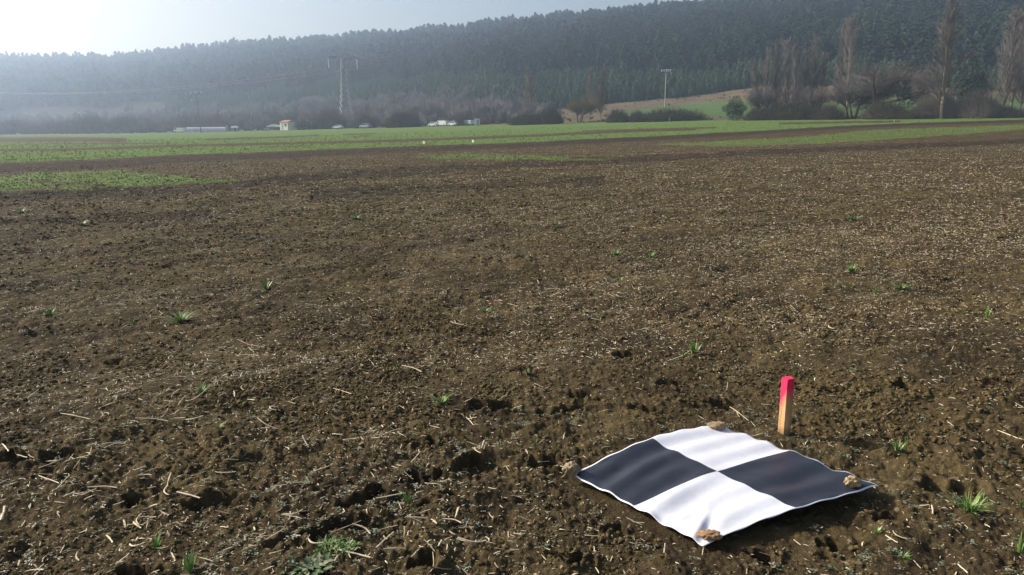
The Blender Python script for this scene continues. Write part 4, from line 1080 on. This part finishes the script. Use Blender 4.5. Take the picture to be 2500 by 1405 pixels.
def stalk_label(o):
    L, a, c = o.scale[0], o.rotation_euler[2], o.location
    q = [proj(c.x + k * L / 2 * math.cos(a), c.y + k * L / 2 * math.sin(a), c.z) for k in (-1, 1)]
    (x0, y0), (x1, y1) = sorted((float(u_), float(v_)) for u_, v_ in q); mx, my = (x0 + x1) / 2, (y0 + y1) / 2; sl = math.degrees(math.atan2(y0 - y1, x1 - x0))
    dr = 'lying level' if abs(sl) < 9 else ('pointing away' if abs(sl) > 62 else ('rising to the right' if sl > 0 else 'falling to the right'))
    ln = math.hypot(x1 - x0, y1 - y0); sz = 'short' if ln < 28 else ('long' if ln > 60 else 'middling')
    lx, ly, nm = min(LMK, key=lambda l: math.hypot(l[0] - mx, (l[1] - my) * 1.3)); dx, dy = mx - lx, my - ly; ds = math.hypot(dx, dy)
    far = 'just ' if ds < 60 else ('well ' if ds > 150 else '')
    sd = ('right of' if dx > 0 else 'left of') if abs(dx) > abs(dy) * 2.2 else ('in front of' if dy > 0 else 'behind') if abs(dy) > abs(dx) * 2.2 else ('front ' if dy > 0 else 'back ') + ('right of' if dx > 0 else 'left of')
    th = 'thin' if o.scale[1] < .072 else 'thick'
    return f'{sz} {th} straw {dr}, {far}{sd} the {nm}'
cnt = 0; last = None; seen = set()
while cnt < 262:
    a = R(random.uniform(-37, 37)); r = 1.95 * math.exp(random.random() ** 1.15 * math.log(8.5 / 1.95)); x, y = math.sin(a) * r, math.cos(a) * r
    if last and random.random() < .38: x, y = last[0] + random.gauss(0, .06), last[1] + random.gauss(0, .06)
    if float(dens(np.array([x]), np.array([y]))[0]) < random.uniform(.3, 1.0) or not bool(off_sheet(np.array([x]), np.array([y]), .03)[0]): continue
    ppx, ppy = proj(x, y, 0.0)
    if ppx > 1250 and random.random() < .35: continue
    if ppy > 1400 or ppx < 3 or ppx > 2497: continue
    o = protos[cnt % 10].copy(); sc.collection.objects.link(o)
    put_straw(o, x, y, (.03 + .10 * random.random() ** 1.4) * (1 if random.random() > .1 else 1.6), random.uniform(0, 6.28), random.gauss(0, .18), random.uniform(-.004, .001), random.uniform(.7, 1.3)); lb = stalk_label(o)
    if lb in seen: bpy.data.objects.remove(o); last = None; continue
    seen.add(lb); tag(o, lb, 'straw', SG); cnt += 1; last = (x, y)

# ------------------------------------------------------------------ soil clods (one mass)
ico = None
bm = bmesh.new(); bmesh.ops.create_icosphere(bm, subdivisions=1, radius=1); iv = np.array([v.co[:] for v in bm.verts]); fi = np.array([[v.index for v in f.verts] for f in bm.faces]); bm.free()
ct = []
for j in range(8):
    g = np.random.default_rng(400 + j); V = iv * (1 + .38 * pn(iv[:, 0] * 1.6 + j * 9, iv[:, 1] * 1.6 + iv[:, 2] * 1.3, j) + g.normal(0, .07, len(iv)))[:, None]; ct.append((V * (1, .85, .7), fi))
def clods(n, rmin, rmax, smin, smax, pw):
    x, y, r = scatter(n, rmin, rmax, .9); k = off_sheet(x, y, .03) & (rng.random(n) < .22 + .9 * sst(-.1, .45, pn(x / .6, y / .6, 111) + .6 * pn(x / 1.9, y / 1.9, 112))) ; k &= cover(x, y) < .4
    x, y, r = x[k], y[k], r[k]; n = len(x); z = terr(x, y) + relief(x, y); S = (smin + (smax - smin) * rng.random(n) ** pw) * np.clip(r / 8, 1, 2)
    return [tile(V, Fc, np.stack([x, y, z + S * .15], 1)[m], np.stack([S, S, S], 1)[m] * rng.uniform(.7, 1.3, (m.sum(), 3)), rng.uniform(0, 6.28, m.sum()), np.zeros(m.sum())) for j, (V, Fc) in enumerate(ct) for m in [np.arange(n) % 8 == j]]
cfull = ct
V_, F_ = [], []
p1_ = clods(60000, 1.7, 6.5, .0025, .013, 3.0)
phi = (1 + 5 ** .5) / 2; iv0 = np.array([(-1, phi, 0), (1, phi, 0), (-1, -phi, 0), (1, -phi, 0), (0, -1, phi), (0, 1, phi), (0, -1, -phi), (0, 1, -phi), (phi, 0, -1), (phi, 0, 1), (-phi, 0, -1), (-phi, 0, 1)]) / 1.9
fi0 = np.array([(0, 11, 5), (0, 5, 1), (0, 1, 7), (0, 7, 10), (0, 10, 11), (1, 5, 9), (5, 11, 4), (11, 10, 2), (10, 7, 6), (7, 1, 8), (3, 9, 4), (3, 4, 2), (3, 2, 6), (3, 6, 8), (3, 8, 9), (4, 9, 5), (2, 4, 11), (6, 2, 10), (8, 6, 7), (9, 8, 1)])
ct = [(iv0 * (1 + np.random.default_rng(500 + j).uniform(-.38, .38, 12))[:, None] * (1.1, .9, .75), fi0) for j in range(8)]
V, Fl, t = join(p1_ + clods(170000, 4, 45, .0040, .017, 2.6))
tag(mk('soil_crumbs', V, Fl, M_clod, smooth=False), 'loose brown crumbs and clods of tilled soil', 'soil', None, 'stuff')

# ------------------------------------------------------------------ low weeds (one mass)
def rosette(seed, nl=11):
    g = np.random.default_rng(seed); V, Fc = [], []
    for i in range(nl):
        a = g.uniform(0, 6.283); d = g.uniform(.1, .9); c = np.array([math.cos(a) * d, math.sin(a) * d, g.uniform(.15, .7) * (1 - d * .5)])
        s = g.uniform(.16, .3); b = a + g.normal(0, .8); f = np.array([math.cos(b), math.sin(b), g.uniform(-.2, .5)]); sd_ = np.array([-math.sin(b), math.cos(b), g.uniform(-.3, .3)])
        k = len(V); V += [c - f * s, c + sd_ * s * .5, c + f * s, c - sd_ * s * .5]; Fc.append((k, k + 1, k + 2, k + 3))
    return np.array(V), np.array(Fc)
wt = [rosette(i) for i in range(6)]
def weeds(n, rmin, rmax, smin, smax):
    x, y, r = scatter(n, rmin, rmax, .9); k = off_sheet(x, y, .02) & (rng.random(n) < .15 + 1.0 * sst(.0, .45, pn(x / 1.1, y / 1.1, 121) + .5 * pn(x / .3, y / .3, 122))) & (moist(x, y) < .4)
    x, y, r = x[k], y[k], r[k]; n = len(x); z = terr(x, y) + relief(x, y); S = rng.uniform(smin, smax, n) * np.clip(r / 10, 1, 2)
    T = np.clip(rng.normal(.2, .3, n), 0, .9)
    return [tile(V, Fc, np.stack([x, y, z], 1)[m], np.stack([S, S, S * .8], 1)[m], rng.uniform(0, 6.28, m.sum()), T[m], rng.uniform(-.2, .3, len(V))) for j, (V, Fc) in enumerate(wt) for m in [np.arange(n) % 6 == j]]
V, Fl, t = join(weeds(6500, 1.8, 12, .012, .032) + weeds(26000, 8, 60, .018, .036))
tag(mk('low_weeds', V, Fl, M_weed, attrs={'tint': np.clip(t, 0, 1)}), 'tiny grey-green weed seedlings scattered over the soil', 'weeds', None, 'stuff')

# ------------------------------------------------------------------ young crop on the green strips (one mass)
def wheat(seed):
    g = np.random.default_rng(seed); V, Fc = [], []
    for i in range(5):
        a = g.uniform(0, 6.283); b = np.array([g.normal(0, .18), g.normal(0, .18), 0]); t = b + np.array([math.cos(a) * .5, math.sin(a) * .5, g.uniform(.6, 1.1)])
        s = np.array([-math.sin(a), math.cos(a), 0]) * .09; m = b * .5 + t * .5 + (0, 0, .15); k = len(V)
        V += [b - s * .6, b + s * .6, m - s, m + s, t]; Fc += [(k, k + 1, k + 3), (k, k + 3, k + 2), (k + 2, k + 3, k + 4)]
    return np.array(V), np.array(Fc)
wh = [wheat(i) for i in range(5)]
def crop(n, rmin, rmax, s0, p):
    a = np.radians(rng.uniform(-44, 44, n)); r = np.sqrt(rng.random(n) * (rmax ** 2 - rmin ** 2) + rmin ** 2) if p else np.exp(rng.random(n) * math.log(rmax / rmin)) * rmin
    x, y = np.sin(a) * r, np.cos(a) * r
    aa = R(42); v = x * math.cos(aa) - y * math.sin(aa); v2 = np.round(v / .25) * .25 + rng.normal(0, .035, n); near = r < 60
    x = np.where(near, x + (v2 - v) * math.cos(aa), x); y = np.where(near, y - (v2 - v) * math.sin(aa), y)
    cv = cover(x, y); k = rng.random(n) < cv * 1.1 - .12; x, y, r = x[k], y[k], r[k]; n = len(x); z = terr(x, y) + relief(x, y)
    S = s0 * rng.uniform(.5, 1.1, n) * np.clip(r / 60, 1, 1.6); T = np.clip(rng.normal(.3, .3, n), 0, 1)
    return [tile(V, Fc, np.stack([x, y, z - .01], 1)[m], np.stack([S * 1.3, S * 1.3, S], 1)[m], rng.uniform(0, 6.28, m.sum()), T[m]) for j, (V, Fc) in enumerate(wh) for m in [np.arange(n) % 5 == j]]
V, Fl, t = join(crop(60000, 17, 60, .085, False) + crop(40000, 40, 170, .10, False))
tag(mk('young_crop', V, Fl, M_wheat, attrs={'tint': t}), 'thin green young crop growing in strips on the field', 'crop', None, 'stuff')

# ------------------------------------------------------------------ grass tufts
def tuft(seed, n, spread, lean, wdt):
    g = np.random.default_rng(seed); V, Fc, T = [], [], []
    for i in range(n):
        a = g.uniform(0, 6.283); b = np.array([math.cos(a), math.sin(a), 0]) * abs(g.normal(0, spread)); L = g.uniform(.5, 1.05); el = g.uniform(.25, 1) * lean
        a += g.normal(0, .5); s = np.array([-math.sin(a), math.cos(a), 0]) * wdt * g.uniform(.45, .95); k = len(V); K = 5; tt_ = g.choice([0, 0, 0, .15, .3, .8], p=[.3, .2, .2, .15, .1, .05])
        for j in range(K + 1):
            f = j / K; p_ = b + np.array([math.cos(a), math.sin(a), 0]) * L * (el * f + .45 * el * f * f) * .75 + np.array([0, 0, L * (f - .42 * el * f * f * 1.3)])
            wj = (1 - f ** 2.2) * (.7 + .6 * math.sin(math.pi * min(1, f + .2))) + .03; V += [p_ - s * wj, p_ + s * wj]; T += [tt_ + .25 * f * f] * 2
        for j in range(K): Fc.append((k + 2 * j, k + 2 * j + 1, k + 2 * j + 3, k + 2 * j + 2))
    return np.array(V), np.array(Fc), np.clip(np.array(T), 0, 1)
TP = []
for i, a in enumerate(((1, 40, .12, 1.0, .035), (2, 24, .09, .6, .042), (3, 13, .07, .45, .05), (4, 64, .18, 1.05, .03), (5, 8, .06, .5, .06))):
    V, Fc, T = tuft(*a); TP.append((V, Fc, T))
tufts = [ # px, py of the foot, height px, spread scale, kind, label
 (440, 785, 34, 1.6, 3, 'lush bright green grass tuft in the left middle of the field'), (325, 790, 24, .8, 4, 'single green shoot left of the lush tuft'),
 (648, 706, 42, .9, 1, 'upright green grass tuft above and right of the lush tuft'), (122, 765, 36, 1.1, 1, 'thin pale grass tuft near the left edge'),
 (152, 772, 16, .8, 4, 'small green shoot right of the thin pale tuft'), (495, 970, 32, 1.3, 0, 'spreading grass tuft beside the angular straw pair'),
 (1078, 992, 36, 1.5, 0, 'wide grass tuft left of the middle hollow'), (1692, 862, 52, .9, 1, 'twin upright grass tuft beyond the stake'),
 (1668, 868, 30, .7, 2, 'short grass blades at the foot of the twin tuft'), (1503, 630, 24, 1.3, 0, 'small grass tuft, left of the pair beyond the centre'),
 (1588, 634, 28, 1.2, 1, 'small bright grass tuft, right of the pair beyond the centre'), (1185, 757, 26, 1.2, 0, 'low dull grass tuft at the centre of the field'),
 (2366, 1255, 56, 1.0, 3, 'large green grass tuft at the right, lower right of the sheet'), (2078, 668, 30, 1.1, 0, 'dark grass tuft at the right middle'),
 (2072, 705, 22, .8, 2, 'short shoot just below the dark right-middle tuft'), (2137, 722, 30, .8, 2, 'thin shoot right of the dark tuft'),
 (2198, 705, 26, 1.6, 0, 'faint spreading grass patch at the right middle'), (2410, 765, 34, .9, 2, 'thin grass tuft near the right edge'),
 (2190, 1095, 40, 1.0, 1, 'grass tuft growing right of the stake shadow'), (2212, 1094, 44, .5, 4, 'single grass shoot right of the stake shadow tuft'),
 (2487, 1350, 62, .6, 2, 'upright green tuft at the right edge near the bottom'), (2492, 1238, 34, .6, 2, 'small green shoot at the right edge'),
 (996, 1232, 56, .8, 2, 'tall thin grass shoots right of the dark hollow'), (465, 1395, 70, 1.0, 1, 'tall grass tuft at the bottom left'),
 (380, 1335, 46, 1.2, 2, 'thin grass blades above the bottom left tuft'), (1515, 692, 20, .9, 2, 'tiny grass shoot beyond the centre'),
 (962, 892, 24, .7, 2, 'small yellow-green shoot near the centre'), (1308, 1090, 36, .5, 2, 'small lone shoot left of the sheet'),
 (2106, 945, 22, .8, 4, 'small green shoot behind the stake at the right'), (536, 1060, 20, 1.3, 0, 'tiny tuft in the lower left soil'),
 (2080, 535, 20, 1.8, 0, 'green tuft in the far right part of the bare soil'), (1362, 552, 16, 1.4, 0, 'small far tuft right of centre'),
 (868, 538, 18, 2.0, 0, 'far green tuft beside pale straw'), (52, 520, 18, 1.5, 0, 'bright far tuft at the left edge'), (740, 517, 18, 1.2, 0, 'small far tuft left of centre'),
 (200, 552, 18, 1.5, 0, 'dull far tuft below the dark track at left'), (1195, 945, 30, .7, 2, 'dull grass shoots above the middle hollow'),
 (1287, 925, 24, 1.0, 1, 'grass shoots in the small hollow at the centre'), (1410, 925, 30, .4, 4, 'thin lone shoot above the sheet'),
 (1808, 604, 18, 1.0, 2, 'tiny far shoot beside the bright straw patch'), (2140, 1305, 24, 1.6, 2, 'curved pale-green blades below the right corner of the sheet'),
 (2205, 1368, 26, 1.2, 0, 'low dark-green tuft at the bottom right'), (650, 1020, 24, .8, 2, 'small shoot left of the middle with a yellowed tip')]
tc = {}
for i, (px, py, hp, spd, kd, lb) in enumerate(tufts):
    x, y, z = at(px, py); r = math.sqrt(x * x + y * y + CH * CH); h = hp / F * r * .92
    if kd not in tc:
        V, Fc, T = TP[kd]; o = mk('grass_tuft', V, Fc, M_grass, smooth=True, attrs={'tint': T}); tc[kd] = o
    else: o = tc[kd].copy(); sc.collection.objects.link(o)
    o.location = (x, y, gz(x, y) - .004); o.scale = (h * spd, h * spd, h); o.rotation_euler = (0, 0, random.uniform(0, 6.28))
    tag(o, lb, 'grass', 'grass tufts in the bare soil')

# ------------------------------------------------------------------ two leafy weeds at the bottom
def leaf(V, Fc, T, base, a, L, W, rise, tint, curl=.5, K=6, lobes=0):
    k = len(V)
    for j in range(K + 1):
        f = j / K; c = base + np.array([math.cos(a), math.sin(a), 0]) * L * f + np.array([0, 0, L * (rise * f - curl * f * f)])
        w = W * math.sin(math.pi * min(1, f * .9 + .08)) ** .7 * (1 + (.35 * (-1) ** j if lobes else 0)); s = np.array([-math.sin(a), math.cos(a), 0]) * w
        V += [c - s + (0, 0, w * .3), c, c + s + (0, 0, w * .3)]; T += [tint, tint + .12, tint]
    for j in range(K):
        for m in (0, 1): Fc.append((k + 3 * j + m, k + 3 * j + m + 1, k + 3 * j + m + 4, k + 3 * j + m + 3))
g = np.random.default_rng(9)
x, y, z = at(752, 1388); V, Fc, T = [], [], []
for i in range(80):
    a = g.uniform(0, 6.283); d = min(.05, abs(g.normal(0, .035))); b = np.array([math.cos(a) * d * 1.5, math.sin(a) * d, .004])
    leaf(V, Fc, T, b, a + g.normal(0, .6), g.uniform(.025, .06), g.uniform(.006, .014), g.uniform(.2, 1.1), g.choice([0, .1, .5, .8], p=[.45, .3, .15, .1]), .5, 6, i % 2)
o = mk('leafy_weed', np.array(V), np.array(Fc), M_broad, smooth=True, attrs={'tint': np.clip(T, 0, 1)}); o.location = (x, y, gz(x, y)); tag(o, 'dark green broad-leaved weed rosette with pale leaves at the bottom', 'weed')
x, y, z = at(822, 1340); V, Fc, T = [], [], []
for i in range(300):
    a = g.uniform(0, 6.283); d = math.sqrt(g.random()); b = np.array([math.cos(a) * d * .095, math.sin(a) * d * .055, .004 + .03 * (1 - d * d) * g.random()])
    leaf(V, Fc, T, b, g.uniform(0, 6.283), g.uniform(.012, .03), .0022, g.uniform(.3, 1.4), g.uniform(0, .25), .4, 3)
o = mk('feathery_weed', np.array(V), np.array(Fc), M_grass, smooth=True, attrs={'tint': np.clip(T, 0, 1)}); o.location = (x, y, gz(x, y)); tag(o, 'low cushion of feathery bright green weed above the broad-leaved one', 'weed')

# ------------------------------------------------------------------ haze
M_haze = bpy.data.materials.new('haze'); M_haze.use_nodes = True; t = M_haze.node_tree; t.nodes.clear()
out = t.nodes.new('ShaderNodeOutputMaterial'); pv = t.nodes.new('ShaderNodeVolumePrincipled')
pv.inputs['Color'].default_value = (.63, .78, 1, 1); pv.inputs['Density'].default_value = HAZE_D; pv.inputs['Anisotropy'].default_value = .55
t.links.new(pv.outputs[0], out.inputs['Volume'])
hz = MB().box(0, 0, 0, 1, 1, 1).build('haze', M_haze)
V = np.array([v.co[:] for v in fld.data.vertices]) if False else None
zlo = float(min(Z.min(), HZ.min())) - 1; zhi = float(HZ.max()) + 30
hz.scale = (4600, 4600, zhi - zlo); hz.location = (0, 0, (zhi + zlo) / 2)
tag(hz, 'pale bluish haze filling the valley', 'haze', None, 'stuff')
